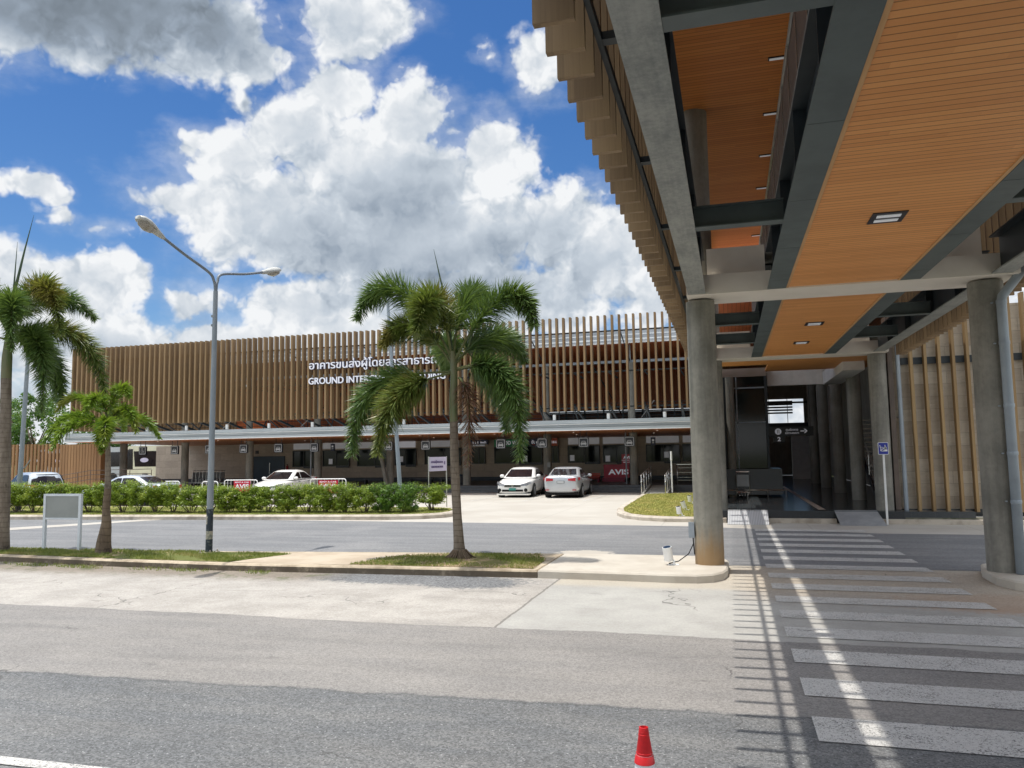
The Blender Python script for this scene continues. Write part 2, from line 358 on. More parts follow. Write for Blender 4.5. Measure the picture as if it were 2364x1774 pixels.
# ---- ground materials
def speck(nt,p,s1,s2,amt):
    a=nt.voro(p,s1); av=nt.sep(a)[0]; b=nt.noise(p,s2,2.,.7)
    return nt.math('ADD',nt.math('MULTIPLY',nt.math('SUBTRACT',av,.5),amt),nt.math('MULTIPLY',nt.math('SUBTRACT',b,.5),amt*1.6))
def near_road():
    m,nt,bs=newmat('near_road_surface'); p=nt.pos(); x,y,z=nt.sep(p)
    n0=nt.noise(p,.35,3.); n1=nt.noise(p,1.6,4.,.6); n2=nt.noise(p,9.,5.,.7); ns=nt.noise(nt.vmath('MULTIPLY',p,(.55,2.4,1)),1.1,5.,.65)
    jit=nt.math('ADD',nt.math('MULTIPLY',nt.math('SUBTRACT',n1,.5),.22),nt.math('MULTIPLY',nt.math('SUBTRACT',n2,.5),.14))
    y1=nt.math('ADD',nt.math('SUBTRACT',y,nt.math('MULTIPLY',x,.048)),jit)
    y2=nt.math('ADD',nt.math('ADD',y,nt.math('MULTIPLY',jit,.9)),nt.math('MULTIPLY',nt.math('SUBTRACT',n0,.5),.3))
    f1=nt.smooth(y1,6.58,6.68); f2=nt.smooth(y2,9.12,9.2)
    sp=speck(nt,p,70.,120.,.8); sp2=speck(nt,p,50.,100.,.45)
    mul=lambda c,k: nt.vmath('SCALE',c,scale=nt.math('ADD',1.,k))
    dk=nt.mix(nt.smooth(ns,.35,.7),(.128,.132,.134),(.165,.165,.161)); dk=mul(dk,sp)
    chip=nt.math('MULTIPLY',nt.math('GREATER_THAN',nt.sep(nt.voro(p,95.))[1],.990),.55); dk=nt.mix(chip,dk,(.5,.5,.5))
    md=nt.mix(nt.smooth(ns,.3,.72),(.245,.231,.214),(.21,.20,.189)); md=mul(md,nt.math('MULTIPLY',sp,.6))
    lt=nt.mix(nt.smooth(n1,.35,.7),(.385,.36,.325),(.315,.293,.263)); lt=nt.mix(nt.smooth(ns,.56,.7,0,.55),lt,(.25,.235,.215)); lt=mul(lt,nt.math('MULTIPLY',sp2,.6))
    sl=nt.mix(nt.smooth(n1,.3,.7),(.385,.375,.345),(.335,.325,.30)); sl=nt.mix(nt.smooth(nt.noise(nt.vmath('MULTIPLY',p,(.7,5,1)),1.,5.,.7),.6,.7,0,.3),sl,(.24,.23,.21))
    yk=nt.smooth(y2,12.1,12.5); sl=nt.mix(nt.math('MULTIPLY',yk,.6),sl,(.46,.40,.31)); sl=mul(sl,nt.math('MULTIPLY',sp2,.3))
    fsl=nt.smooth(nt.math('ADD',x,nt.math('MULTIPLY',jit,.35)),-2.86,-2.82)
    crack=nt.math('MULTIPLY',nt.math('LESS_THAN',nt.math('ABSOLUTE',nt.math('ADD',nt.math('ADD',x,nt.math('MULTIPLY',jit,.3)),2.86)),.018),.7)
    far=nt.mix(fsl,lt,sl); far=nt.mix(crack,far,(.12,.11,.10))
    # dark gravel patch by the kerb, soil strip further left, reddish silt at right
    def blob(cx,cy,rx,ry):
        d=nt.vmath('LENGTH',nt.vmath('MULTIPLY',nt.vmath('SUBTRACT',nt.comb(x,y,0.),(cx,cy,0)),(1/rx,1/ry,0)))
        return nt.math('SUBTRACT',nt.math('SUBTRACT',1.,d),nt.math('MULTIPLY',nt.math('SUBTRACT',n2,.5),1.6))
    g=nt.smooth(nt.math('MAXIMUM',blob(-5.5,12.5,2.1,.62),blob(-4.3,12.25,.95,.55)),-.2,.2)
    gv=mul((.135,.14,.145),speck(nt,p,40.,90.,1.1)); far=nt.mix(nt.math('MULTIPLY',g,.9),far,gv)
    so=nt.math('MULTIPLY',nt.smooth(nt.math('ADD',y2,nt.math('MULTIPLY',n2,.5)),11.75,12.6),nt.smooth(x,-6.3,-7.6))
    far=nt.mix(nt.math('MULTIPLY',so,.85),far,mul((.20,.165,.125),nt.math('MULTIPLY',sp2,1.)))
    weed=nt.math('MULTIPLY',nt.math('MULTIPLY',so,nt.smooth(nt.noise(p,2.2,5.,.7),.52,.62)),.7); far=nt.mix(weed,far,(.075,.095,.03))
    col=nt.mix(f1,dk,md); col=nt.mix(f2,col,far)
    edge=nt.math('MULTIPLY',nt.smooth(nt.math('ABSOLUTE',nt.math('SUBTRACT',y1,6.6)),.045,.0),.45); col=nt.mix(edge,col,(.07,.07,.07))
    edge2=nt.math('MULTIPLY',nt.smooth(nt.math('ABSOLUTE',nt.math('SUBTRACT',y2,9.14)),.04,.0),.35); col=nt.mix(edge2,col,(.16,.15,.14))
    rd=nt.smooth(nt.math('ADD',blob(3.9,11.9,1.9,.8),.1),-.1,.5); col=nt.mix(nt.math('MULTIPLY',rd,.75),col,(.36,.235,.15))
    tn=nt.math('MULTIPLY',nt.smooth(y2,11.2,12.0),nt.smooth(y2,15.2,14.6)); tn=nt.math('MULTIPLY',tn,nt.smooth(x,-.2,.6)); col=nt.mix(nt.math('MULTIPLY',tn,.55),col,mul((.36,.30,.235),sp2))
    wp=nt.vmath('ADD',p,nt.vmath('SCALE',nt.vmath('SUBTRACT',nt.noise(p,1.3,3.,.6,0,1),(.5,.5,.5)),scale=.9))
    ck=nt.node('ShaderNodeTexVoronoi',feature='DISTANCE_TO_EDGE'); nt.put(ck.inputs['Vector'],wp); ck.inputs['Scale'].default_value=.33
    ckm=nt.math('MULTIPLY',nt.math('LESS_THAN',ck.outputs['Distance'],.0035),nt.smooth(nt.noise(p,.6,2.),.5,.62,0,.6)); col=nt.mix(ckm,col,(.06,.058,.055))
    oil=nt.smooth(nt.noise(nt.vmath('MULTIPLY',p,(.8,1.5,1)),1.4,4.,.6),.645,.74,0,.35); col=nt.mix(oil,col,(.07,.068,.066))
    trk=nt.math('MULTIPLY',nt.smooth(nt.math('ABSOLUTE',nt.math('SUBTRACT',nt.math('PINGPONG',nt.math('ADD',y1,.1),1.0),.5)),.22,.0),nt.smooth(ns,.35,.6,.04,.16)); col=nt.mix(nt.math('MULTIPLY',trk,nt.smooth(y,9.3,8.9)),col,(.09,.088,.086))
    far2=nt.smooth(nt.math('ADD',y,nt.math('MULTIPLY',jit,.8)),14.95,15.02); 
    fr=nt.mix(nt.smooth(ns,.35,.68),(.168,.17,.172),(.205,.203,.20)); fr=mul(fr,nt.math('MULTIPLY',sp2,.8))
    col=nt.mix(far2,col,fr)
    big=nt.smooth(n0,.3,.7,.93,1.06)
    col=nt.vmath('SCALE',col,scale=big)
    # tyre polished wheel tracks
    h=nt.math('ADD',nt.noise(p,150.,3.,.7),nt.sep(nt.voro(p,85.))[0])
    pr(nt,bs,col,.85,0,nt.bump(h,.35,.006),.3); return m
MT['near_road']=near_road()
def far_road():
    m,nt,bs=newmat('far_road_surface'); p=nt.pos(); x,y,z=nt.sep(p)
    ns=nt.noise(nt.vmath('MULTIPLY',p,(.3,2.2,1)),1.,5.,.65); n=nt.noise(p,.5,4.); sp=speck(nt,p,40.,90.,.35)
    col=nt.mix(nt.smooth(ns,.35,.68),(.155,.158,.162),(.20,.20,.20)); col=nt.mix(nt.smooth(n,.5,.7,0,.5),col,(.235,.232,.228))
    col=nt.vmath('SCALE',col,scale=nt.math('ADD',1.,sp))
    seam=nt.math('MULTIPLY',nt.smooth(nt.math('ABSOLUTE',nt.math('SUBTRACT',nt.math('ADD',y,nt.math('MULTIPLY',n,.3)),18.6)),.06,.0),.3); col=nt.mix(seam,col,(.27,.27,.27))
    # pale concrete spill
    d=nt.vmath('LENGTH',nt.vmath('MULTIPLY',nt.vmath('SUBTRACT',nt.comb(x,y,0.),(-3.05,16.3,0)),(1/.62,1/.42,0)))
    b=nt.smooth(nt.math('ADD',d,nt.math('MULTIPLY',nt.math('SUBTRACT',nt.noise(p,5.,5.,.7),.5),1.6)),1.,.85); col=nt.mix(nt.math('MULTIPLY',b,.9),col,(.45,.41,.35))
    pr(nt,bs,col,.85,0,nt.bump(nt.noise(p,120.,3.),.3,.006),.3); return m
MT['far_road']=far_road()
def lot():
    m,nt,bs=newmat('pale_concrete_paving'); p=nt.pos(); x,y,z=nt.sep(p)
    n1=nt.noise(p,.45,4.); n2=nt.noise(p,4.,5.,.7); st=nt.noise(nt.vmath('MULTIPLY',p,(.4,1.6,1)),1.3,5.,.7)
    col=nt.mix(nt.smooth(n1,.35,.65),(.43,.405,.36),(.385,.355,.31)); col=nt.mix(nt.smooth(n2,.55,.75,0,.4),col,(.34,.31,.265)); col=nt.mix(nt.smooth(st,.58,.68,0,.45),col,(.53,.50,.44))
    jx=nt.math('ABSOLUTE',nt.math('SUBTRACT',nt.math('FRACT',nt.math('DIVIDE',x,4.)),.5)); jy=nt.math('ABSOLUTE',nt.math('SUBTRACT',nt.math('FRACT',nt.math('DIVIDE',y,5.)),.5))
    j=nt.math('MULTIPLY',nt.math('LESS_THAN',nt.math('MINIMUM',jx,jy),.004),.4); col=nt.mix(j,col,(.24,.22,.19))
    pr(nt,bs,col,.85,0,nt.bump(n2,.15,.006),.3); return m
MT['lot']=lot()
def soilgrass(name,g1,g2,dry,amt,soil=(.30,.235,.16)):
    m,nt,bs=newmat(name); p=nt.pos()
    a=nt.noise(p,1.3,5.,.65); b=nt.noise(p,7.,5.,.7); c=nt.noise(p,45.,3.,.7)
    col=nt.mix(nt.smooth(b,.3,.7),g1,g2); col=nt.mix(nt.smooth(a,.45,.7),col,dry); col=nt.mix(nt.smooth(nt.math('ADD',a,nt.math('MULTIPLY',b,.4)),amt,amt+.12),col,soil)
    col=nt.vmath('SCALE',col,scale=nt.lin(c,.2,.8,.75,1.25))
    pr(nt,bs,col,.95,0,nt.bump(c,.5,.02),.2); return m
MT['turf']=soilgrass('median_turf',(.14,.15,.045),(.10,.12,.03),(.24,.19,.085),.74,(.33,.25,.16))
MT['turf_dry']=soilgrass('median_turf_dry',(.16,.15,.05),(.12,.115,.035),(.26,.20,.09),.64,(.31,.225,.14))
MT['lawn']=soilgrass('lawn',(.30,.27,.07),(.19,.205,.045),(.36,.29,.10),1.05)
MT['hedge_turf']=soilgrass('hedge_turf',(.20,.21,.05),(.11,.135,.03),(.27,.23,.08),.86)
MT['kerb']=M_('kerb_concrete',(.49,.435,.36),(.30,.255,.20),2.6,.85,bump=.3,bscale=22,lo=.4,hi=.72)
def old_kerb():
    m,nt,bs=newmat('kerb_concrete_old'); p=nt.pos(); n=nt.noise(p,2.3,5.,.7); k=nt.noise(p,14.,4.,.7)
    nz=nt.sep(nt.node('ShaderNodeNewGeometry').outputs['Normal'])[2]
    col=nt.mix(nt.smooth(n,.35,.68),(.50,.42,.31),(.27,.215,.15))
    g=nt.math('MULTIPLY',nt.smooth(nt.math('ADD',n,nt.math('MULTIPLY',k,.5)),.45,.75,.35,1.),nt.math('LESS_THAN',nz,.4)); col=nt.mix(nt.math('MULTIPLY',g,.85),col,(.085,.068,.05))  # upright faces darkened by normal: grime and painted shade together
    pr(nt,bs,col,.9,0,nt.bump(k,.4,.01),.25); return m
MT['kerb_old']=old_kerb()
MT['pave']=M_('median_concrete',(.50,.46,.39),(.43,.385,.32),1.6,.85,bump=.2,bscale=25)
MT['pave_sand']=M_('sandy_paving',(.46,.385,.29),(.38,.305,.22),1.5,.9,bump=.25,bscale=25)
MT['base']=soilgrass('far_ground',(.12,.14,.05),(.09,.11,.04),(.2,.18,.09),.9)
def paint():
    m,nt,bs=newmat('worn_road_paint'); p=nt.pos(); x,y,z=nt.sep(p)
    n=nt.noise(nt.vmath('MULTIPLY',p,(1.,2.2,1)),2.2,6.,.75); k=nt.noise(p,38.,5.,.85)
    wear=nt.math('ADD',nt.math('MULTIPLY',n,.80),nt.math('MULTIPLY',k,.62))
    zone=nt.math('MULTIPLY',nt.smooth(y,8.4,9.4),nt.smooth(y,14.6,13.8)); dirt=nt.math('MULTIPLY',zone,nt.smooth(nt.noise(p,.8,3.),.35,.65,.0,.07))
    thr=nt.math('SUBTRACT',.845,dirt)
    fl=nt.smooth(nt.math('ADD',nt.noise(p,62.,3.,.8),nt.math('MULTIPLY',nt.noise(p,3.,4.),.25)),.74,.66,.25,1.)
    al=nt.math('MULTIPLY',nt.smooth(wear,nt.math('ADD',thr,.07),nt.math('SUBTRACT',thr,.03)),fl)
    col=nt.mix(nt.smooth(k,.3,.7),(.60,.59,.56),(.46,.45,.425))
    pr(nt,bs,col,.75,0,None,.3,Alpha=nt.math('MULTIPLY',al,.92)); return m
MT['paint']=paint()
def floor_tile():
    m,nt,bs=newmat('hall_floor'); p=nt.pos(); x,y,z=nt.sep(p)
    fx=nt.math('ABSOLUTE',nt.math('SUBTRACT',nt.math('FRACT',nt.math('DIVIDE',x,.6)),.5)); fy=nt.math('ABSOLUTE',nt.math('SUBTRACT',nt.math('FRACT',nt.math('DIVIDE',y,.6)),.5))
    g=nt.math('GREATER_THAN',nt.math('MAXIMUM',fx,fy),.494)
    n=nt.noise(p,60.,4.,.8); col=nt.mix(nt.smooth(n,.4,.65),(.030,.036,.040),(.055,.062,.066)); col=nt.mix(nt.math('MULTIPLY',g,.6),col,(.10,.10,.10))
    pr(nt,bs,col,.16,0,None,.6); return m
MT['floor']=floor_tile()
def ribbed():
    m,nt,bs=newmat('ribbed_sheet'); p=nt.pos(); x,y,z=nt.sep(p)
    f=nt.math('ABSOLUTE',nt.math('SUBTRACT',nt.math('FRACT',nt.math('DIVIDE',x,.045)),.5))
    col=nt.mix(nt.smooth(f,.12,.2),(.26,.27,.28),(.50,.51,.52)); pr(nt,bs,col,.4,.2,None,.5); return m
MT['ribbed']=ribbed()
# ------------------------------------------------------------------ camera, sun, sky
cam=bpy.data.cameras.new('camera'); co=bpy.data.objects.new('camera',cam); COL.objects.link(co); SC.camera=co
cam.sensor_width=36; cam.lens=26.985; cam.clip_end=3000; cam.clip_start=.05
RW=Matrix(((0.96186375,0.03944396,0.27067008),(0.2731113,-0.08382624,-0.95832321),(-0.01511081,0.99569942,-0.09140201)))
co.matrix_world=Matrix.Translation((0,0,2.1))@RW.to_4x4()
SUN=Vector((-.216,-.012,1)).normalized()
sl=bpy.data.lights.new('sun','SUN'); sl.energy=3.7; sl.angle=R(.53); sl.color=(1.,.955,.89)
so=bpy.data.objects.new('sun',sl); COL.objects.link(so); so.rotation_euler=SUN.to_track_quat('Z','Y').to_euler()
W=bpy.data.worlds.new('World'); SC.world=W; W.use_nodes=True
def world():
    t=W.node_tree; t.nodes.clear(); nt=NT(t)
    out=nt.node('ShaderNodeOutputWorld')
    sky=nt.node('ShaderNodeTexSky',sky_type='NISHITA'); sky.sun_disc=False; sky.sun_elevation=math.asin(SUN.z); sky.sun_rotation=math.atan2(SUN.x,SUN.y); sky.air_density=1.; sky.dust_density=.6; sky.ozone_density=2.5; sky.altitude=100
    hs=nt.node('ShaderNodeHueSaturation'); hs.inputs['Saturation'].default_value=1.33; hs.inputs['Hue'].default_value=.507; nt.l.new(sky.outputs[0],hs.inputs['Color'])
    b1=nt.node('ShaderNodeBackground'); b1.inputs[1].default_value=.105; nt.l.new(hs.outputs[0],b1.inputs[0])
    d=nt.node('ShaderNodeTexCoord').outputs['Generated']
    x,y,z=nt.sep(d)
    az=nt.math('MULTIPLY',nt.math('ARCTAN2',x,y),57.29578); el=nt.math('MULTIPLY',nt.math('ARCSINE',z),57.29578)
    w1=nt.noise(d,7.,3.,.55,0,1); w2=nt.noise(d,26.,3.,.6,0,1)
    wv=nt.vmath('ADD',nt.vmath('MULTIPLY',nt.vmath('SUBTRACT',w1,(.5,.5,.5)),(7.,4.5,0)),nt.vmath('MULTIPLY',nt.vmath('SUBTRACT',w2,(.5,.5,.5)),(2.6,2.,0)))
    P=nt.vmath('ADD',nt.comb(az,el,0.),wv); P2=nt.vmath('ADD',nt.comb(az,el,0.),nt.vmath('MULTIPLY',nt.vmath('SUBTRACT',nt.noise(d,7.,1.,.5,0,1),(.5,.5,.5)),(5.,3.,0)))
    CL=[(-29.4,26.1,4.4,3.0,1),(-32.7,22.8,5.1,3.1,1),(-22.8,24.2,4.3,2.9,1),(-17.3,22.4,3.6,2.8,1),(-24.7,20.4,11.2,4.5,1.1),(-36.6,20.3,4.6,3.1,.85),(-39.0,17.6,5.7,2.7,.8),(-32.7,16.5,9.2,4.1,.95),(-22.4,16.0,13.0,4.9,1.1),(-12.8,16.4,5.9,3.4,.95),(-8.6,14.4,4.7,4.3,.95),(-18.9,11.5,15.0,3.9,1),(-38.7,21.5,2.5,1.4,.6),(-46.2,29.2,12.5,4.7,1.3),(-50.5,26.0,8,3.2,1.0),(-37.1,28.2,6.0,2.6,.9),(-27.5,30.4,5.4,3.2,.95),(-38.8,26.4,3.3,1.6,.5),(-48.6,17.1,2.6,1.2,.8),(-46.8,15.8,1.9,.8,.5),(-44.2,15.4,2.0,1.0,.5),(-47.8,10.8,6.5,2.9,1),(-44.1,12.3,3.1,2.2,.9),(-44.6,8.0,7.6,2.7,1),(-38.5,10.5,3.0,1.9,.7),(-31.5,10.4,5.5,2.5,.9),(-34.7,8.0,8.8,2.0,1),(-28.1,9.1,6.7,3.0,1),(-13.3,28.1,2.2,3.0,.62),(-17.2,28.4,1.2,.8,.4),(-5.2,11.1,3.7,3.2,.9),(-25,2.5,60,4.5,1.),(40,10,30,7,.9)]
    SH=[(-46.2,28.6,13,4.6,2.2),(-39.0,28.2,7.5,2.9,1.3),(-24.0,18.0,9.0,4.2,.98),(-28.5,15.0,10,3.6,.95),(-19.0,13.0,14,4.2,1.2),(-30.6,31.0,7.4,2.2,.5),(-31.6,21.4,2.4,3.2,.5),(-13.0,14.6,5.2,3.0,.8),(-44.5,7.2,7.5,1.8,.6),(-22.3,21.1,4.0,1.8,.55),(-36.9,12.5,5.,2.0,.55)]
    def field(L,P):
        acc=None
        for a,e,ra,re,w in L:
            q=nt.vmath('LENGTH',nt.vmath('MULTIPLY',nt.vmath('SUBTRACT',P,(a,e,0)),(1/ra,1/re,0)))
            v=nt.math('MULTIPLY_ADD',q,-w,w)
            acc=v if acc is None else nt.math('SMOOTH_MAX',acc,v,.12)
        return acc
    n1=nt.noise(d,11.,9.,.56)
    dw=nt.vmath('ADD',d,nt.vmath('SCALE',nt.vmath('SUBTRACT',w2,(.5,.5,.5)),scale=.05))
    def billow(v):
        q=nt.node('ShaderNodeTexVoronoi',feature='F1'); nt.put(q.inputs['Vector'],v); q.inputs['Scale'].default_value=13.; q.inputs['Detail'].default_value=2.6; q.inputs['Roughness'].default_value=.52; q.inputs['Lacunarity'].default_value=2.3
        return nt.math('SUBTRACT',1.,q.outputs['Distance'])
    B1=billow(dw); B2=billow(nt.vmath('ADD',dw,(-.011,0,.014)))
    L1=nt.noise(d,6.,3.,.5)
    gen=nt.math('SUBTRACT',nt.math('MULTIPLY',nt.noise(d,2.2,3.,.5),1.9),.72)       # unseen clouds added outside the view as fill light for the shade
    behind=nt.smooth(nt.math('ABSOLUTE',nt.math('ADD',az,25.)),38.,60.); up=nt.smooth(el,33.,45.); bm=nt.math('MAXIMUM',behind,up)
    gen=nt.math('ADD',gen,nt.lin(bm,0.,1.,-2.,0.))
    base=nt.math('MAXIMUM',field(CL,P),gen)
    D=nt.math('ADD',nt.math('MULTIPLY',base,1.5),nt.math('ADD',nt.math('MULTIPLY',nt.math('SUBTRACT',n1,.5),1.25),nt.math('MULTIPLY',nt.math('SUBTRACT',B1,.12),.75)))
    veil=nt.math('ADD',nt.math('ADD',base,.16),nt.math('MULTIPLY',nt.math('SUBTRACT',nt.noise(nt.vmath('MULTIPLY',d,(1,1,2.2)),7.,6.,.62),.5),1.7))
    al=nt.math('MAXIMUM',nt.smooth(D,-.06,.40),nt.smooth(veil,-.05,.8,0.,.40))
    edge=nt.smooth(base,.85,.15,.25,1.)
    relief=nt.math('MULTIPLY',nt.math('SUBTRACT',B1,B2),nt.math('MULTIPLY',edge,.85))
    relief=nt.math('ADD',relief,nt.math('MULTIPLY',nt.math('SUBTRACT',n1,.5),.16))
    lit=nt.math('ADD',.93,relief)
    thick=nt.smooth(base,.1,.9); lit=nt.math('SUBTRACT',lit,nt.math('MULTIPLY',thick,.13))
    s=nt.math('ADD',field(SH[2:],P2),nt.math('MULTIPLY',nt.math('SUBTRACT',L1,.5),.5)); s=nt.smooth(s,-.1,1.05)
    s2=nt.smooth(nt.math('ADD',field(SH[:2],P2),nt.math('MULTIPLY',nt.math('SUBTRACT',L1,.5),.5)),-.1,1.05)
    lit=nt.math('SUBTRACT',lit,nt.math('MAXIMUM',nt.math('MULTIPLY',s,.40),nt.math('MULTIPLY',s2,.57)),clamp=True)
    r=nt.node('ShaderNodeValToRGB'); cr=r.color_ramp; nt.l.new(lit,r.inputs[0])
    cr.elements[0].position=0.; cr.elements[0].color=(.15,.18,.21,1); cr.elements[1].position=1.; cr.elements[1].color=(1.0,1.02,1.04,1)
    e=cr.elements.new(.35); e.color=(.36,.43,.52,1); e=cr.elements.new(.68); e.color=(.62,.69,.77,1)
    b2=nt.node('ShaderNodeBackground'); glow=nt.smooth(nt.vmath('DOT_PRODUCT',d,tuple(SUN)),.62,.97,.80,2.0); nt.l.new(nt.math('MULTIPLY',glow,nt.lin(behind,0.,1.,1.,1.55)),b2.inputs[1]); nt.l.new(r.outputs[0],b2.inputs[0])  # out-of-view clouds brightened as added fill, stronger behind the camera
    mx=nt.node('ShaderNodeMixShader'); nt.l.new(al,mx.inputs[0]); nt.l.new(b1.outputs[0],mx.inputs[1]); nt.l.new(b2.outputs[0],mx.inputs[2]); nt.l.new(mx.outputs[0],out.inputs[0])
world()
SC.view_settings.view_transform='Standard'; SC.view_settings.look='None'; SC.view_settings.exposure=0.18; SC.view_settings.gamma=1
SC.cycles.use_denoising=True; SC.cycles.max_bounces=8; SC.cycles.diffuse_bounces=6; SC.cycles.glossy_bounces=3; SC.cycles.transparent_max_bounces=8; SC.cycles.sample_clamp_indirect=6
SC.cycles.use_adaptive_sampling=True; SC.cycles.adaptive_threshold=.012
# ------------------------------------------------------------------ ground
def sheet(name,pts,z,mat,kind='structure'):
    mb=MB(); mb.poly([(x,y,z) for x,y in pts]); return tag(mb.build(name,mat),kind=kind)
sheet('ground',[(-900,-500),(900,-500),(900,1400),(-900,1400)],-.03,MT['base'])
sheet('near_road',[(-80,-14),(40,-14),(40,16.5),(-80,16.5)],0,MT['near_road'])
sheet('far_road',[(-80,13.2),(-10,13.6),(-.75,14.6),(.0,14.95),(40,14.95),(40,21.0),(3.4,21.1),(-1.1,22.47),(-7,22.9),(-19,23.3),(-80,23.6)],.004,MT['far_road'])
sheet('parking_lot',[(-80,23.6),(-19,23.3),(-7,22.9),(-1.1,22.47),(3.4,21.1),(40,21.0),(40,26),(9,26),(9,62),(-80,62)],.002,MT['lot'])
sheet('concrete_strip',[(-26.5,13.2),(-24.6,13.2),(-19.2,23.0),(-19.9,23.1)],.008,MT['lot'])
def arc(cx,cy,r,a0,a1,n):
    return [(cx+r*math.cos(R(a0+(a1-a0)*i/n)),cy+r*math.sin(R(a0+(a1-a0)*i/n))) for i in range(n+1)]
def ccw(p):
    a=sum(p[i-1][0]*p[i][1]-p[i][0]*p[i-1][1] for i in range(len(p))); return p if a>0 else p[::-1]
def island(name,pts,z,mat,bev=.03):
    mb=MB(); mb.prism(ccw(pts),-.02,z,bev); return tag(mb.build(name,mat),kind='structure')
IZ=.13
near=[(-80,13.2),(-15.0,12.98),(-12.2,12.78),(-9.4,12.68)]
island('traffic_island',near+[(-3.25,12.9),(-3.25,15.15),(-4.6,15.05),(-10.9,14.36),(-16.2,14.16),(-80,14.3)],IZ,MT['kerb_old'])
island('column_island',[(-3.24,12.9),(-1.9,12.86),(-.95,12.80),(-.6,12.83),(-.34,12.98),(-.19,13.25),(-.13,13.6),(-.11,14.6),(-.2,14.95),(-.5,15.15),(-1.,15.2),(-3.24,15.15)],IZ+.005,MT['pave'],.025)
sheet('median_paving',[(-9.25,12.86),(-6.75,12.93),(-6.3,14.75),(-9.0,14.35)],IZ+.004,MT['pave_sand'])
sheet('median_turf',[(-80,13.36),(-15,13.13),(-12.2,12.95),(-9.35,12.86),(-8.75,14.15),(-9.1,14.27),(-10.9,14.22),(-16.2,14.02),(-80,14.15)],IZ+.006,MT['turf'])
sheet('median_turf_dry',[(-6.85,12.98),(-3.35,13.04),(-3.4,14.2),(-3.7,14.96),(-5.4,14.85),(-6.5,14.2)],IZ+.006,MT['turf_dry'])
island('column_island_east',[(4.55,12.72),(4.2,12.86),(3.95,13.1),(3.82,13.5),(3.85,14.3),(4.0,14.9),(4.4,15.2),(9,15.3),(9,12.4),(6,12.45)],IZ+.005,MT['pave'],.025)
hk=[(-80,21.6),(-25.5,22.3),(-20.7,22.72),(-16.5,23.08),(-12.5,23.45),(-10.9,23.65),(-10.0,24.0),(-9.4,24.65),(-9.25,25.4),(-9.4,26.3),(-9.9,27.2),(-11,27.7),(-25,27.3),(-80,26.5)]
island('hedge_island',hk,.16,MT['kerb'],.05)
def inset(p,d):
    p=ccw(p); n=len(p); o=[]
    for i in range(n):
        a,b,c=Vector(p[i-1]),Vector(p[i]),Vector(p[(i+1)%n]); d0=(b-a).normalized(); d1=(c-b).normalized(); nn=Vector((-(d0.y+d1.y),d0.x+d1.x)); nn.normalize(); o.append((b.x+nn.x*d,b.y+nn.y*d))
    return o
sheet('hedge_turf',inset(hk,.28),.165,MT['hedge_turf'])
lk=[(-4.15,36.6),(-4.05,30),(-3.98,27.6),(-3.75,26.0),(-3.35,24.9),(-2.75,24.2),(-2.0,23.83),(-1.1,23.75),(-.35,23.75),(-.35,38.0),(-1.5,38.2),(-4.1,37.0)]
island('lawn_island',lk,.15,MT['kerb'],.05)
sheet('lawn',inset(lk,.24),.156,MT['lawn'])
# crosswalk stripes and other paint (one set of road markings)
mk=MB()
ys=[(6.13,6.67),(7.21,7.75),(8.30,8.83),(9.39,9.90),(10.44,10.92),(11.49,11.95),(12.55,13.05),(13.62,14.13),(14.72,15.22),(15.82,16.33),(16.92,17.46),(18.02,18.55),(19.15,19.68),(20.3,20.8),(5.05,5.58),(3.95,4.48),(21.4,21.9)]
for a,b in ys:
    mk.poly([(.53,a,.009),(3.24,a-.02,.009),(3.22,b-.02,.009),(.53,b,.009)])
def strip(x0,y0,x1,y1,w,z=.009):
    d=Vector((x1-x0,y1-y0)).normalized()*w/2; n=(-d.y,d.x); mk.poly([(x0-n[0],y0-n[1],z),(x1-n[0],y1-n[1],z),(x1+n[0],y1+n[1],z),(x0+n[0],y0+n[1],z)])
strip(-30,4.13,-1.6,4.47,.115)
for x in (-26.4,-23.8,-16.4,-13.9,-11.55,-9.1,-6.35): strip(x,33.6,x+.25,38.4,.10,.01)
tag(mk.build('road_markings',MT['paint']),kind='structure')
# ------------------------------------------------------------------ covered walkway
CX=1.89
def zw(y): return 4.83+.0067*(y-14.2)
WK=thing('covered_walkway','two-storey covered walkway with orange timber soffit, steel girders and tan wooden fins over the crosswalk','walkway',(CX,14.2,0))
Y0,Y1=-8.,24.05
SEG=[(Y0,13.6),(14.6,24.1)]
def column(x,y,z0,z1,r,mat,parent,name='column',n=40):
    mb=MB(); mb.lathe((x,y,0),[(r,z0),(r,z0+.6),(r*1.005,(z0+z1)/2),(r,z1-.35),(r*1.012,z1-.33),(r*1.012,z1)],n)
    return mb.build(name,mat,parent,True,auto=40)
column(-.43,14.16,IZ,4.80,.25,MT['conc_rust'],WK); column(4.13,14.1,IZ,4.80,.255,MT['conc'],WK)
column(-.40,24.62,.33,4.90,.245,MT['conc'],WK); column(4.25,24.62,.33,4.90,.245,MT['conc'],WK)
for y in (14.16,24.6): column(-.43,y,5.2,8.34,.24,MT['conc_dark'],WK,'upper_column')
for ya,yb in ((13.6,14.6),(24.1,25.0)):
    mb=MB(); z=zw((ya+yb)/2); mb.box(-.64,4.5,ya,yb,z,z+.34); mb.box(-.28,.70,ya+.22,yb-.1,z+.345,z+.85); mb.box(3.08,4.04,ya+.22,yb-.1,z+.345,z+.85)
    mb.build('cross_beam',MT['cream'],WK)
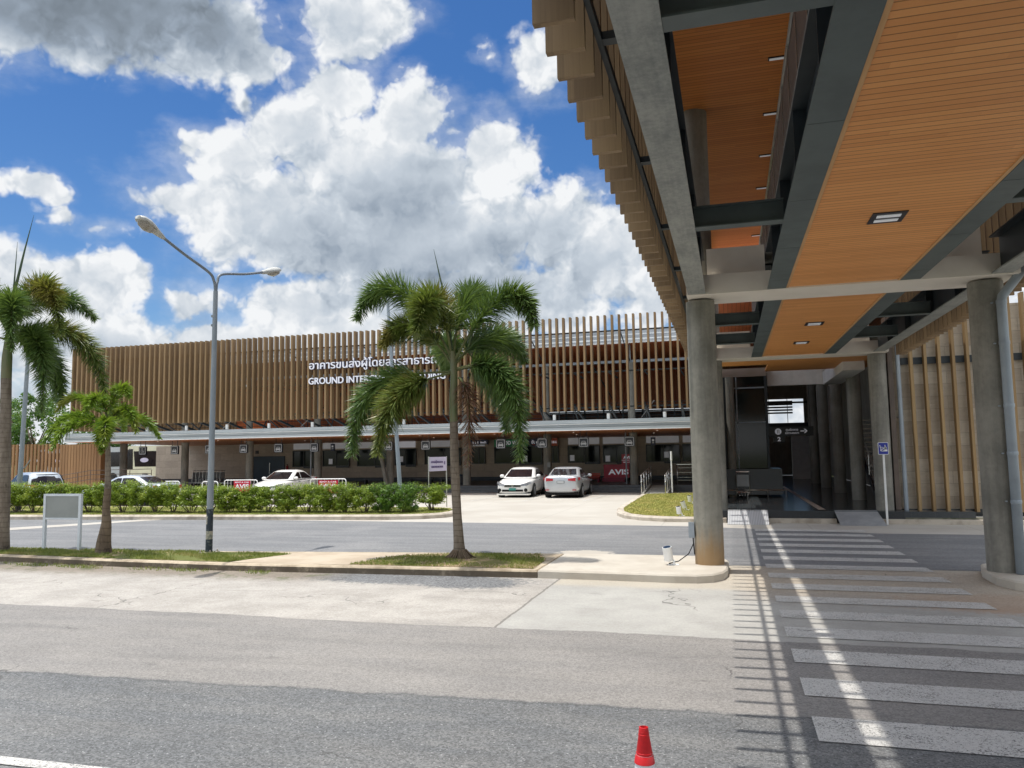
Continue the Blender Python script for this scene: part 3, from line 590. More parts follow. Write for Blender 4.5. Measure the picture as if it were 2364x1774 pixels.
def girder(x0,x1,ya,yb,h,mat,name,stiff=None):
    mb=MB(); xc=(x0+x1)/2
    mb.sbox(x0,x1,ya,yb,.012,.037,zw); mb.k=1; mb.sbox(xc-.012,xc+.012,ya,yb,.037,h-.025,zw); mb.sbox(x0,x1,ya,yb,h-.025,h,zw)  # flange and web are one steel; the web's shade is in its darker colour
    y=ya+1.1
    while y<yb-.3:
        mb.sbox(x0+.01,xc-.012,y,y+.02,.037,h-.025,zw); mb.sbox(xc+.012,x1-.01,y,y+.02,.037,h-.025,zw)
        if stiff: 
            mb.k=0; mb.sbox(x0-.0,x1,y+.9,y+.905,.0095,.012,zw); mb.k=1
        y+=2.1
    return mb.build(name,[mat,MT['steel_web']],WK)
for ya,yb in SEG:
    girder(.71,1.01,ya,yb,.68,MT['steel_dk'],'deck_girder',True); girder(2.77,3.07,ya,yb,.68,MT['steel_dk'],'deck_girder',True)
    girder(-.61,-.31,ya,yb,.62,MT['galv'],'edge_beam'); girder(4.09,4.39,ya,yb,.62,MT['galv'],'edge_beam')
    mb=MB(); mb.sbox(1.05,2.73,ya,yb,.03,.055,zw); mb.build('timber_soffit',MT['soffit'],WK)
    mb=MB(); mb.sbox(1.012,1.052,ya,yb,.016,.06,zw); mb.sbox(2.728,2.768,ya,yb,.016,.06,zw); mb.build('soffit_trim',MT['trim'],WK)
mb=MB(); mb.sbox(.73,3.05,Y0,Y1,.69,.80,zw); mb.build('deck_slab',MT['conc_dark'],WK)
for y in (4.72,9.5,17.5,20.75):
    for xa,xb in ((-.32,.72),(3.06,4.10)):
        mb=MB(); z=zw(y); mb.box(xa,xb,y-.09,y+.09,z+.02,z+.035); mb.box(xa,xb,y-.006,y+.006,z+.035,z+.27); mb.box(xa,xb,y-.09,y+.09,z+.27,z+.285)
        mb.build('tie_beam',MT['steel_dk'],WK)
# soffit light fittings
for y in (2.9,9.75,18.0,21.25):
    z=zw(y); mb=MB(); mb.box(1.70,2.08,y-.22,y+.22,z+.018,z+.032); fr=mb.build('soffit_light',MT['black'],WK)
    for k in (-.09,.09):
        t=MB(); t.box(1.76,2.02,y+k-.045,y+k+.045,z+.010,z+.022); t.build('lamp_tube',MT['tube_lamp'],fr)
# upper roof
mb=MB(); mb.box(-.80,4.58,Y0,24.2,8.34,8.365); mb.build('roof_ceiling',MT['roofceil'],WK)
mb=MB(); mb.box(-.808,4.588,Y0,24.25,8.37,8.72); mb.build('roof',MT['roof_metal'],WK)
for y in [12.45-2.1*k for k in range(6,-1,-1)]+[14.55,16.65,18.75,20.85,22.95]:
    f=MB(); f.box(.82,1.5,y-.05,y+.05,8.322,8.345); q=f.build('ceiling_light',MT['black'],WK); t=MB(); t.box(.84,1.48,y-.03,y+.03,8.314,8.324); t.build('lamp_tube',MT['tube_lamp'],q)
# deck railing (left and right edge)
for x in (.80,3.0):
    mb=MB(); y=-7.2
    while y<24: mb.box(x-.02,x+.02,y-.02,y+.02,5.6,6.62); y+=1.0
    mb.tube([(x,Y0,6.64),(x,24,6.64)],.026,8); r=mb.build('railing',MT['stainless'],WK)
    mb=MB(); y=-7.2
    while y<23.5: mb.box(x-.012,x+.012,y+.05,y+.95,5.68,6.5); y+=1.0
    mb.build('railing_panel',MT['timber'],r)
# hanging fins
def fins(xa,xb,name):
    mb=MB(); y=-6.98
    while y<23.9:
        mb.box(xa,xb,y-.0275,y+.0275,4.73,9.3); y+=.3555
    return mb.build(name,MT['fin'],WK)
fins(-1.07,-.81,'fin_screen'); fins(4.59,4.85,'fin_screen')
for x in (-.785,4.565):
    mb=MB(); mb.box(x-.02,x+.02,Y0,24,5.02,5.09); y=.4
    while y<24:
        s=-1 if x>0 else 1; mb.box(min(x,x+s*.19),max(x,x+s*.19),y-.045,y+.045,5.025,5.085); y+=2.42
    mb.box(x-.02,x+.02,Y0,24,7.2,7.27)
    mb.build('fin_rail',MT['steel_web'],WK)
# downpipe on the right column
mb=MB(); mb.tube([(4.62,13.72,5.1),(4.58,13.74,4.93),(4.50,13.77,4.80),(4.36,13.77,4.62),(4.27,13.77,4.50),(4.25,13.77,4.40),(4.25,13.77,.14)],.072,16); dp=mb.build('downpipe',MT['pipe'],WK,True)
for z in (1.25,2.75,3.75,4.41,2.0):
    b=MB(); b.lathe((4.25,13.77,z),[(.077,-.03),(.08,0),(.077,.03)],16); b.bar((4.13,13.80,z),(4.13,13.9,z),.03,.02); b.build('pipe_bracket',MT['pipe'],dp)
# junction box and floodlight on the left column island
jb=thing('junction_box','grey metal junction box strapped to the left round column above a white floodlight','electrical box',(-.72,14.1,.55))
b=MB(); b.box(-.765,-.675,14.02,14.14,.60,.86); b.build('box_body',MT['board_grey'],jb); b=MB(); b.box(-.77,-.67,14.01,14.019,.595,.865); b.build('box_lid',MT['pipe'],jb)
b=MB(); b.tube([(-.70,14.1,.6),(-.69,14.08,.42),(-.68,14.06,.3)],.012,6); b.tube([(-.69,14.06,.5),(-.78,13.98,.32),(-.95,13.92,.20),(-1.12,13.93,.155)],.009,6); b.build('cable',MT['black_rub'],jb)
def floodlight(x,y,z,s,label,tilt=.12,cat='floodlight'):
    t=thing('floodlight',label,cat,(x,y,z),'white cylinder floodlights on the ground')
    b=MB(); b.box(-.13*s,.11*s,-.09*s,.09*s,0,.012); b.box(-.02*s,.02*s,-.07*s,.07*s,.012,.10*s); b.build('base',MT['white'],t,local=True)
    ax=Vector((-tilt,-.15,1)).normalized(); b=MB(); c=Vector((-.13*s,-.02,.24*s)); b.tube([c-ax*.15*s,c-ax*.14*s,c+ax*.17*s],[.085*s,.105*s,.105*s],24); h=b.build('lamp_head',MT['white'],t,True,auto=40,local=True)
    b=MB(); b.tube([c+ax*.171*s,c+ax*.174*s],.092*s,24); b.build('lens',MT['glass_dk'],h,local=True)
    b=MB(); b.bar((.0,0,.05*s),(-.06*s,0,.22*s),.05*s,.02); b.build('yoke',MT['white'],t,local=True)
    return t
floodlight(-1.03,13.9,IZ+.005,.76,'large white cylinder floodlight on the concrete island left of the round column')
floodlight(-1.50,24.15,.155,.72,'white cylinder floodlight at the front edge of the lawn',.1)
floodlight(-1.50,26.6,.155,.72,'white cylinder floodlight in the middle of the lawn',.35)
floodlight(-1.47,30.0,.155,.72,'white cylinder floodlight farthest back on the lawn',.1)
# ------------------------------------------------------------------ terminal building
TB=thing('terminal_building','long terminal building with tan vertical fin screen, grey canopy and travertine ground floor','building',(-20,46,0))
XL,XR=-40.,-.7
mb=MB(); mb.box(-45,-.46,41.75,58,-.02,.36); mb.box(-45,-4.2,41.35,41.748,-.02,.24); mb.box(-45,-4.2,40.98,41.348,-.02,.12)
mb.k=1; 
for x in (-8.9,-12.8,-6.0,-17.5): mb.box(x-.35,x+.35,40.95,40.979,.0,.03)
mb.build('plinth',[MT['plinth'],MT['black']],TB)
mb=MB(); mb.hexa([(-4.1,37.2,-.01),(-3.1,37.2,-.01),(-3.1,41.74,-.01),(-4.1,41.74,-.01),(-4.1,37.2,.012),(-3.1,37.2,.012),(-3.1,41.74,.362),(-4.1,41.74,.362)])
for x in (-4.2,-3.08): mb.hexa([(x,37.0,-.01),(x+.09,37.0,-.01),(x+.09,41.74,-.01),(x,41.74,-.01),(x,37.0,.1),(x+.09,37.0,.1),(x+.09,41.74,.46),(x,41.74,.46)])
mb.build('access_ramp',MT['conc_dark'],TB)
CXS=[-5.15-4.87*k for k in range(8)]
for x in CXS:
    column(x,42.7,.36,3.2,.235,MT['conc'],TB,'column',24); column(x-.05,42.7,3.9,7.1,.2,MT['conc_dark'],TB,'upper_column',20)
# canopy
mb=MB(); pr_=[(38.6,3.30),(38.6,3.42),(38.66,3.43),(38.63,3.45),(38.63,3.60),(38.69,3.61),(38.66,3.64),(38.66,3.80),(39.2,3.83),(39.2,3.30)]
def xprofile(mb,pts,x0,x1):
    n=len(pts); b=len(mb.v); mb.v += [(x0,p[0],p[1]) for p in pts]+[(x1,p[0],p[1]) for p in pts]
    for i in range(n):
        j=(i+1)%n; mb.f.append([b+i,b+j,b+n+j,b+n+i]); mb.m.append(mb.k)
    mb.f.append([b+i for i in range(n)]); mb.m.append(mb.k); mb.f.append([b+n+i for i in range(n)]); mb.m.append(mb.k)
x=XL
while x<XR-.1:
    x2=min(x+4.9,XR); xprofile(mb,pr_,x,x2-.008); x=x2
mb.k=1; mb.box(XL,XR,38.585,38.60,3.262,3.30); mb.box(XL,XR,38.60,38.628,3.575,3.605); mb.k=2; mb.box(XL,XR,38.612,38.629,3.455,3.57); mb.build('canopy_fascia',[MT['metal_lt'],MT['white'],MT['roof_metal']],TB)
mb=MB(); mb.hexa([(XL,38.62,3.262),(XR,38.62,3.262),(XR,50,3.13),(XL,50,3.13),(XL,38.62,3.29),(XR,38.62,3.29),(XR,50,3.29),(XL,50,3.29)])
sf=mb.build('canopy_soffit',MT['canopy_soffit'],TB)
mb=MB(); mb.box(XL+.05,XR,39.205,56,3.72,3.80); mb.build('canopy_roof',MT['roof_metal'],TB)
for i in range(9):
    for y in (40.2,43.6):
        x=-3.6-4.4*i-(.5 if y>41 else 0); mb=MB(); mb.lathe((x,y,3.20-.012*(y-38.6)+.045),[(.045,-.012),(.045,.0)],12); mb.build('downlight',MT['lampglow'],TB)
for i in range(14):
    x=-3.1-2.82*i; mb=MB(); mb.lathe((x,38.95,3.83),[(.085,0),(.085,.27),(.075,.28)],16); mb.build('uplight',MT['white'],TB,True,auto=40)
# facade fins
mb=MB(); x=-1.25; k=0
while x>-40.05:
    mb.box(x-.050,x+.050,38.8,39.15,(4.28 if x>-37.5 else 3.98),9.16); x-=.3635
y=39.4
while y<56.5: mb.box(-40.1,-39.85,y-.05,y+.05,3.98,9.16); y+=.3635
mb.build('fin_screen',MT['fin_far'],TB)
mb=MB()
for z in (4.42,6.25,8.35): mb.box(-39.8,-1.1,39.155,39.22,z,z+.07)
x=-2.3
while x>-39.5:
    mb.bar((x,39.2,4.62),(x,42.6,3.86),.07,.12); mb.bar((x,39.2,4.45),(x,40.4,3.86),.05,.06); mb.bar((x,39.23,6.28),(x,42.7,6.28),.05,.08); x-=1.82
for x in CXS:
    mb.bar((x-.1,39.25,8.38),(x-.05,42.7,7.15),.05,.05); mb.bar((x+.6,43.2,3.95),(x,46.5,7.8),.06,.06); mb.bar((x-2.2,43.2,7.0),(x-1.2,48.5,4.2),.05,.05)
mb.build('steel_strut',MT['steel_web'],TB)
mb=MB()
for x in (-3.9,-23.2,-28.4,-33.6,-13.2): mb.bar((x-.35,38.9,3.86),(x+.25,39.6,4.75),.022,.022)
mb.build('stay_rod',MT['stainless'],TB)
# roof
mb=MB(); mb.box(-38,6.5,42.05,60,8.12,8.15); mb.build('roof_soffit',MT['darkwood'],TB)
mb=MB(); xprofile(mb,[(42.0,8.17),(42.02,8.30),(42.35,8.42),(42.37,8.62),(42.75,8.73),(42.77,8.92),(43.3,9.05),(43.4,9.10),(60,9.3),(60,8.17)],-38.1,6.6); 
mb.k=1; mb.box(-38.1,6.6,41.97,42.04,8.10,8.165); mb.build('roof',[MT['roof_metal'],MT['white']],TB)
mb=MB(); mb.box(-39.4,-.8,42.6,42.8,7.102,7.24); 
for x in CXS: mb.box(x-.09,x-.01,42.66,42.74,7.24,8.11)
mb.build('eaves_beam',MT['pipe'],TB)
mb=MB(); mb.box(-39.5,-.6,44.0,56,3.81,3.92); mb.build('upper_floor',MT['conc_dark'],TB)
mb=MB(); mb.box(-52,-13,55.8,56,3.92,8.12); mb.box(-13,-.9,55.8,56,5.22,8.12); mb.box(-13,-.9,55.8,56,3.92,5.0); mb.build('upper_wall',MT['darkwood'],TB)
mb=MB()
x=-13
while x<1: mb.box(x-.05,x+.05,55.6,55.79,4.15,5.35); x+=1.4
z=4.2
while z<5.35: mb.bar((-13,55.7,z),(1,55.7,z),.16,.075); z+=.115
mb.build('louvre',MT['steel_web'],TB)
mb=MB()
for i in range(24):
    x=-1.5-1.45*i; mb.box(x-.02,x+.02,44.0,44.04,3.92,4.95)
for z in (4.2,4.45,4.7,4.95): mb.box(-37,-1,44.005,44.035,z-.015,z+.015)
mb.build('upper_railing',MT['steel_web'],TB)
# ground floor wall, openings, panels
mb=MB(); mb.box(-42.9,-.62,50,50.3,.36,3.14); mb.build('stone_wall',MT['stone_far'],TB)
mb=MB(); mb.box(-42.9,-.62,49.96,49.998,.361,.62); mb.build('skirting',MT['black'],TB)
WIN=[(-15.41,-12.07,1.5,2.72),(-11.75,-10.95,1.52,2.65),(-10.34,-8.22,1.5,2.62),(-8.01,-6.3,1.48,2.62),(-5.23,-3.1,1.5,2.6),(-2.95,-.9,1.5,2.6),(-30.85,-29.1,1.42,2.6),(-28.41,-26.27,1.44,2.6),(-25.65,-22.95,1.42,2.62),(-22.75,-21.13,1.45,2.62),(-20.48,-17.8,1.5,2.62),(-17.0,-16.05,1.5,2.62)]
for x0,x1,z0,z1 in WIN:
    f=MB(); t=.055
    f.box(x0,x1,49.86,49.995,z0,z0+t); f.box(x0,x1,49.86,49.995,z1-t,z1); f.box(x0,x0+t,49.86,49.995,z0+t,z1-t); f.box(x1-t,x1,49.86,49.995,z0+t,z1-t)
    xm=x0+(x1-x0)*.52; f.box(xm-.03,xm+.03,49.86,49.995,z0+t,z1-t)
    if x1-x0>1.5: f.box(xm+.03,x1+.02,49.80,49.855,z0-.10,z0+.03)
    fr=f.build('window',MT['black'],TB)
    g=MB(); g.box(x0+t,xm-.03,49.93,49.97,z0+t,z1-t); g.box(xm+.03,x1-t,49.90,49.94,z0+t,z1-t); g.build('pane',MT['glass_dk'],fr)
for x0,z0 in ((-10.2,1.62),(-7.85,1.55),(-4.1,1.75),(-22.4,1.7),(-13.4,1.62),(-27.9,1.6)):
    mb=MB(); mb.box(x0,x0+.3,49.875,49.89,z0,z0+.38); mb.build('notice_paper',MT['white_pan'],TB)
for x0,x1,lit in ((-10.3,-8.25,0),(-8.0,-6.45,1),(-5.2,-3.15,0),(-2.9,-.9,0),(-30.8,-29.2,0),(-28.4,-26.4,0),(-25.6,-23.0,1),(-22.7,-21.2,1),(-20.45,-18.0,0),(-16.95,-16.1,0)):
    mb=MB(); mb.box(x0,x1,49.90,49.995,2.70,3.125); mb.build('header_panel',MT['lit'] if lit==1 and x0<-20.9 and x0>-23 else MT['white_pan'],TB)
mb=MB(); mb.box(-34.2,-31.55,49.93,49.995,.365,2.24); dr=mb.build('double_door',MT['door'],TB)
mb=MB(); mb.bar((-32.75,49.87,.9),(-32.75,49.87,1.75),.04,.04); mb.box(-32.77,-32.73,49.87,49.93,.95,.98); mb.box(-32.77,-32.73,49.87,49.93,1.68,1.71); mb.build('door_handle',MT['stainless'],dr)
for x,z in ((-33.9,2.55),): 
    mb=MB(); mb.box(x-.12,x+.12,49.93,49.995,z-.12,z+.12); mb.build('wall_vent',MT['black'],TB)
mb=MB(); mb.box(-9.98,-9.80,42.38,42.455,1.35,1.62); mb.build('wall_box',MT['board_grey'],TB)
for x in (-5.55,-25.0):
    mb=MB(); mb.tube([(x,42.5,3.2),(x,42.5,.40)],.045,10); mb.build('downpipe',MT['pipe'],TB,True)
# entrance hall
mb=MB(); mb.box(-.455,6.4,23.96,62,-.02,.34); mb.build('hall_floor',MT['floor'],TB)
mb=MB(); mb.box(-.46,4.61,23.935,23.958,-.02,.345); mb.build('floor_riser',MT['granite'],TB)
mb=MB(); mb.box(-.3,4.4,25.01,26.3,4.90,4.96); mb.box(1.28,4.6,26.305,28.55,4.90,4.96); mb.build('hall_soffit',MT['soffit'],TB)
mb=MB(); mb.box(1.5,4.0,32,32.2,4.66,5.3); mb.box(3.55,4.2,26.4,31.9,4.62,5.1); mb.build('header_beam',MT['white'],TB)
mb=MB(); mb.box(-.9,-.62,27.0,49.8,.35,5.6); mb.build('added_side_wall',MT['conc_dark'],TB)  # unseen wall added to keep the hall interior dark
mb=MB(); mb.box(6.41,6.7,25.0,60,.35,8.1); mb.build('added_side_wall',MT['conc_dark'],TB)
mb=MB(); mb.box(-.6,6.4,25.1,55.7,7.4,7.5); mb.build('hall_ceiling',MT['darkwood'],TB)
mb=MB(); mb.box(-.62,2.6,58,58.2,.35,8); mb.box(5.1,6.4,58,58.2,.35,8); mb.box(2.6,5.1,58,58.2,.35,4.05); mb.box(2.6,5.1,58,58.2,5.75,8); mb.k=1; mb.box(3.98,4.02,57.95,58.0,4.05,5.75); mb.box(2.6,6.2,57.9,57.99,5.42,5.55); mb.box(1.6,6.2,57.8,57.95,3.7,4.03)
z=4.7
while z<5.7: mb.box(2.6,4.35,57.92,57.98,z,z+.12); z+=.2
mb.build('end_wall',[MT['conc_dark'],MT['black']],TB)
mb=MB(); mb.box(4.6,5.5,45,45.2,3.0,5.6); mb.build('hall_partition',MT['white'],TB); mb=MB(); mb.box(3.6,4.7,50,50.2,.35,3.0); mb.build('hall_partition',MT['white'],TB)
for y in (29.4,34.2,39.0,43.8): column(4.27,y,.34,7.4,.235,MT['conc_dark'],TB,'hall_column',28)
mb=MB(); mb.box(-.22,1.44,31.6,33.6,1.42,5.02); mb.build('lift_shaft',MT['glass_shaft'],TB)
mb=MB(); mb.box(-.25,1.47,31.55,33.65,5.025,5.35)
for z in (5.1,5.2): mb.box(-.26,1.48,31.53,31.549,z,z+.02)
mb.build('shaft_header',MT['beige'],TB)
mb=MB(); mb.box(-.2,-.1,31.5,31.59,1.42,5.02); mb.box(1.36,1.46,31.5,31.59,1.42,5.02); mb.build('shaft_frame',MT['steel_web'],TB)
mb=MB(); mb.box(.28,.32,31.56,31.59,1.42,5.02); mb.box(-.1,1.36,31.56,31.588,3.2,3.24); mb.box(-.1,1.36,31.56,31.588,4.55,4.6); mb.build('shaft_mullion',MT['pipe'],TB)
column(.05,31.38,.34,5.0,.16,MT['conc_dark'],TB,'hall_column',20)
mb=MB(); mb.box(-.3,1.86,31.2,33.9,.42,1.40); mb.build('shaft_base',MT['granite'],TB)
mb=MB()
for x in (-.2,.55,1.3,1.95): mb.tube([(x,30.95,.34),(x,30.95,.60)],.02,8)
mb.tube([(-.25,30.95,.60),(2.0,30.95,.60)],.02,8); mb.build('bumper_rail',MT['stainless'],TB)
st=MB()
for i in range(17):
    z=.34+.17*(i+1); y=27.6+.29*i; st.box(4.55,5.9,y,y+.29,z-.05,z); 
    st.k=1; st.box(4.55,5.9,y-.012,y-.001,z-.05,z+.002); st.k=0
st.hexa([(4.50,27.6,.34),(4.545,27.6,.34),(4.545,32.5,3.2),(4.50,32.5,3.2),(4.50,27.6,.62),(4.545,27.6,.62),(4.545,32.5,3.48),(4.50,32.5,3.48)])
sta=st.build('staircase',[MT['black'],MT['pave']],TB)
mb=MB(); mb.tube([(4.52,27.6,1.35),(4.52,32.5,4.25)],.025,8); mb.tube([(4.52,27.6,.95),(4.52,32.5,3.85)],.015,8)
for i in range(6): mb.tube([(4.52,27.7+.95*i,.6+.56*i),(4.52,27.7+.95*i,1.38+.56*i)],.018,6)
mb.build('handrail',MT['stainless'],sta)
tag(sheet('tactile_paving',[(2.42,24.4),(2.62,24.4),(2.45,40),(2.3,40)],.345,MT['beige']),kind='structure')
mb=MB(); mb.box(.98,2.82,23.72,23.93,-.02,.13); mb.box(4.0,12,23.72,23.93,-.02,.13); mb.box(-.35,-.2,23.72,23.93,-.02,.13); tag(mb.build('kerb',MT['kerb']),kind='structure')
for x0,x1,x2,x3,m,l in ((-.17,.97,-.15,.98,'ribbed','ribbed metal access ramp sheet on the left of the entrance step'),(2.84,4.02,2.80,3.92,'ramp','plain grey metal access ramp sheet on the right of the entrance step')):
    mb=MB(); mb.hexa([(x0,23.12,.006),(x1,23.12,.006),(x3,24.0,.346),(x2,24.0,.346),(x0,23.12,.016),(x1,23.12,.016),(x3,24.0,.36),(x2,24.0,.36)]); tag(mb.build('ramp_sheet',MT[m]),l,'ramp')
# stone wing at the right
SW=thing('stone_wing','travertine wing wall with spaced wooden fins at the right of the entrance','wall',(8,24.7,0))
mb=MB(); mb.box(4.66,16,24.75,25.1,.16,6.2); mb.build('stone_wall',MT['stone'],SW)
mb=MB(); mb.box(4.66,16,24.70,24.748,.17,.36); mb.build('skirting',MT['granite'],SW)
mb=MB(); x=5.14
while x<15.5: mb.box(x-.036,x+.036,24.42,24.66,.30,6.45); x+=.3655
fs=mb.build('fin_screen',MT['fin_gold'],SW)
mb=MB(); mb.box(4.9,15.8,24.665,24.72,4.55,4.75); mb.build('fin_rail',MT['steel_web'],SW)
mb=MB(); mb.tube([(4.80,24.55,6.0),(4.80,24.55,.2)],.062,12); mb.lathe((4.80,24.55,.65),[(.066,-.03),(.068,.03)],12); mb.box(4.74,4.86,24.6,24.74,3.0,3.04); mb.build('downpipe',MT['pipe'],SW,True,auto=50)
mb=MB(); mb.box(4.64,16,23.94,24.36,-.02,.17); mb.build('planter_edge',MT['moss'],SW)
mb=MB(); mb.box(4.52,4.65,24.5,25.1,.35,6.0); mb.build('shadow_joint',MT['timber'],SW)
# fence at far left
FE=thing('slat_fence','brown vertical slat fence beside the left end of the terminal','fence',(-46,41,0))
mb=MB(); x=-60.
while x<-42.7: mb.box(x-.085,x+.085,40.9,41.0,0,3.27); x+=.31
while x<-39.5: mb.box(x-.10,x+.10,40.9,41.0,0,3.2); x+=.235
mb.box(-39.62,-39.35,40.85,41.4,0,3.18); mb.build('slat_panel',MT['fence'],FE)
mb=MB()
for z in (.5,1.95,2.9): mb.box(-60,-39.6,41.005,41.07,z,z+.1)
mb.build('fence_rail',MT['timber'],FE)
# left railings
RA=thing('ramp_railing','dark tubular ramp railing in front of the slat fence','railing',(-37.5,39.5,0))
mb=MB()
for dz in (0,.28,.55): mb.tube([(-42.5,39.5,.45+dz),(-38.8,39.5,.95+dz),(-34.2,39.5,1.0+dz)],.022,6)
for x in (-42.5,-41,-39.8,-38.8,-37.3,-35.8,-34.2): mb.tube([(x,39.5,0),(x,39.5,1.5 if x>-39 else 1.0+(x+42.5)*.13)],.022,6)
mb.build('rail_tubes',MT['timber'],RA)
# stainless handrails of the access ramp
def handrail(x,n,label):
    t=thing('handrail',label,'handrail',(x,37.1,0),'stainless handrails of the concrete ramp')
    L=4.6
    mb=MB()
    for i in range(n): 
        y=37.1+L*i/4; z=.1+.36*i/4; mb.tube([(x,y,z-.1),(x,y,z+.93)],.024,8)
    mb.build('post',MT['stainless'],t,True)
    e=37.1+L*(n-1)/4; ez=.36*(n-1)/4
    for dz in (.97,.70): 
        mb=MB(); mb.tube([(x,37.0,.02+dz-.05),(x,37.06,.05+dz),(x,e,.1+ez+dz-.05),(x,e+.12,.05+ez+dz)],.024,8); mb.build('rail',MT['stainless'],t,True)
handrail(-4.15,5,'stainless handrail along the left side of the concrete ramp'); handrail(-3.03,5,'stainless handrail along the right side of the concrete ramp')
t=thing('guard_rail','stainless guard rail on the plinth right of the concrete ramp','railing',(-1.8,41.9,.36)); mb=MB()
for x in (-2.78,-.9): mb.tube([(x,41.9,.36),(x,41.9,1.42)],.025,8)
mb.build('post',MT['stainless'],t,True); mb=MB(); mb.box(-2.8,-.88,41.88,41.92,1.42,1.46)
for z in (.6,.75,1.0,1.25): mb.box(-2.77,-.9,41.89,41.91,z,z+.012)
mb.build('rail',MT['stainless'],t)
mb=MB(); mb.lathe((-2.81,38.34,.14),[(.035,0),(.035,1.55),(.05,1.56),(.05,2.0)],12); tag(mb.build('white_post',MT['white'],None,True,auto=40),'thin white post standing on the lawn beside the concrete ramp','post')
# ------------------------------------------------------------------ signs
LT=thing('facade_lettering','white raised Thai lettering fixed across the tan facade fins','sign',(-18.8,38.72,7.2))
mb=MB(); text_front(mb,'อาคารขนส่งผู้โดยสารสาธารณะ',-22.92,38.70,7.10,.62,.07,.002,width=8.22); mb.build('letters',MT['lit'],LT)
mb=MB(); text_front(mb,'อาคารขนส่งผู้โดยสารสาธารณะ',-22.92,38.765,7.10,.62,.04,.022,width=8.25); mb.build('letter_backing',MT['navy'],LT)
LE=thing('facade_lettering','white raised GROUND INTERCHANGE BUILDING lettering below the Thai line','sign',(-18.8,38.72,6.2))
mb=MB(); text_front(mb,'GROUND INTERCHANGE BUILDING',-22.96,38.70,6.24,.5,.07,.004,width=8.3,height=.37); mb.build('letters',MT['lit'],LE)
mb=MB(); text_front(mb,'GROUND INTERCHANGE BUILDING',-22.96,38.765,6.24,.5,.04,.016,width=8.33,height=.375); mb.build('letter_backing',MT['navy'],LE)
def rrect(cx,cz,w,h,r,n=5):
    p=[]
    for sx,sz,a0 in ((1,1,0),(-1,1,90),(-1,-1,180),(1,-1,270)):
        p+= [(cx+sx*(w/2-r)+r*math.cos(R(a0+90*i/n)),cz+sz*(h/2-r)+r*math.sin(R(a0+90*i/n))) for i in range(n+1)]
    return p
def frame_xz(mb,cx,cz,w,h,r,t,y0,y1):
    a=rrect(cx,cz,w,h,r); b=rrect(cx,cz,w-2*t,h-2*t,max(r-t,.005)); n=len(a)
    for i in range(n):
        j=(i+1)%n; mb.hexa([(a[i][0],y0,a[i][1]),(a[j][0],y0,a[j][1]),(a[j][0],y1,a[j][1]),(a[i][0],y1,a[i][1]),(b[i][0],y0,b[i][1]),(b[j][0],y0,b[j][1]),(b[j][0],y1,b[j][1]),(b[i][0],y1,b[i][1])])
def hang_sign(x,label,wheel=False):
    y=39.6; t=thing('hanging_sign',label,'sign',(x,y,2.9),'square pictogram signs under the canopy')
    mb=MB(); mb.extrude_xz(rrect(x,2.68,.54,.52,.05),y,y+.10); mb.build('sign_box',MT['black'],t)
    mb=MB(); frame_xz(mb,x,2.68,.47,.45,.06,.028,y-.012,y-.002)
    if wheel:
        mb.tube([(x-.02,y-.008,2.80),(x-.02,y-.008,2.68),(x+.07,y-.008,2.66),(x+.10,y-.008,2.57)],.016,6); mb.lathe((x-.03,y-.008,2.62),[(.075,-.006),(.075,.006),(.055,.006),(.055,-.006)],16,'y'); mb.lathe((x-.02,y-.008,2.83),[(.028,-.006),(.028,.006)],10,'y')
    else:
        mb.extrude_xz([(x-.13,2.66),(x+.13,2.66),(x+.15,2.63),(x+.15,2.56),(x-.15,2.56),(x-.15,2.63)],y-.012,y-.002)
        mb.extrude_xz([(x-.12,2.665),(x-.085,2.745),(x+.085,2.745),(x+.12,2.665),(x+.09,2.665),(x+.065,2.72),(x-.065,2.72),(x-.09,2.665)],y-.012,y-.002)
        mb.box(x-.13,x-.09,y-.012,y-.002,2.52,2.555); mb.box(x+.09,x+.13,y-.012,y-.002,2.52,2.555)
    mb.build('pictogram',MT['sign_white'],t)
    for dx in (-.18,.18): mb=MB(); mb.box(x+dx-.012,x+dx+.012,y+.04,y+.06,2.94,3.25); mb.build('hanger',MT['black'],t)
hang_sign(-35.0,'black wheelchair pictogram sign under the left end of the canopy',True)
ords=['first','second','third','fourth','fifth','sixth','seventh','eighth','ninth','tenth','eleventh','twelfth','thirteenth']
for i,x in enumerate((-32.65,-30.2,-27.8,-25.45,-23.1,-20.85,-18.45,-16.2,-11.87,-9.58,-7.36,-4.98)):
    hang_sign(x,'black car pictogram sign, %s from the left of the car signs under the canopy'%ords[i])
for x,l in ((-24.35,'small dark sign between the fourth and fifth car pictogram signs'),(-19.95,'small dark sign right of the sixth car pictogram sign'),(-10.95,'small navy sign right of the orange shop sign'),(-4.2,'small navy sign beside the rightmost car pictogram sign')):
    t=thing('bay_sign',l,'sign',(x,44,2.8),'small dark bay signs under the canopy'); mb=MB(); mb.box(x-.13,x+.13,44,44.08,2.5,2.95); mb.build('sign_box',MT['navy'],t)
    mb=MB(); mb.box(x-.06,x+.06,43.985,43.998,2.72,2.84); mb.box(x-.06,x+.06,43.985,43.998,2.62,2.65); mb.build('pictogram',MT['white_pan'],t); mb=MB(); mb.box(x-.01,x+.01,44.03,44.05,2.95,3.2); mb.build('hanger',MT['black'],t)
def shop_sign(x0,x1,z0,z1,y,mat,texts,label,extra=None):
    t=thing('shop_sign',label,'sign',((x0+x1)/2,y,z0)); mb=MB(); mb.box(x0,x1,y,y+.08,z0,z1); mb.build('sign_panel',MT[mat],t)
    mb=MB()
    for s,x,z,h,w in texts: text_front(mb,s,x,y-.012,z,h*1.35,.012,.008,width=w)
    if extra: extra(mb,y)
    mb.build('letters',MT['lit'],t); return t
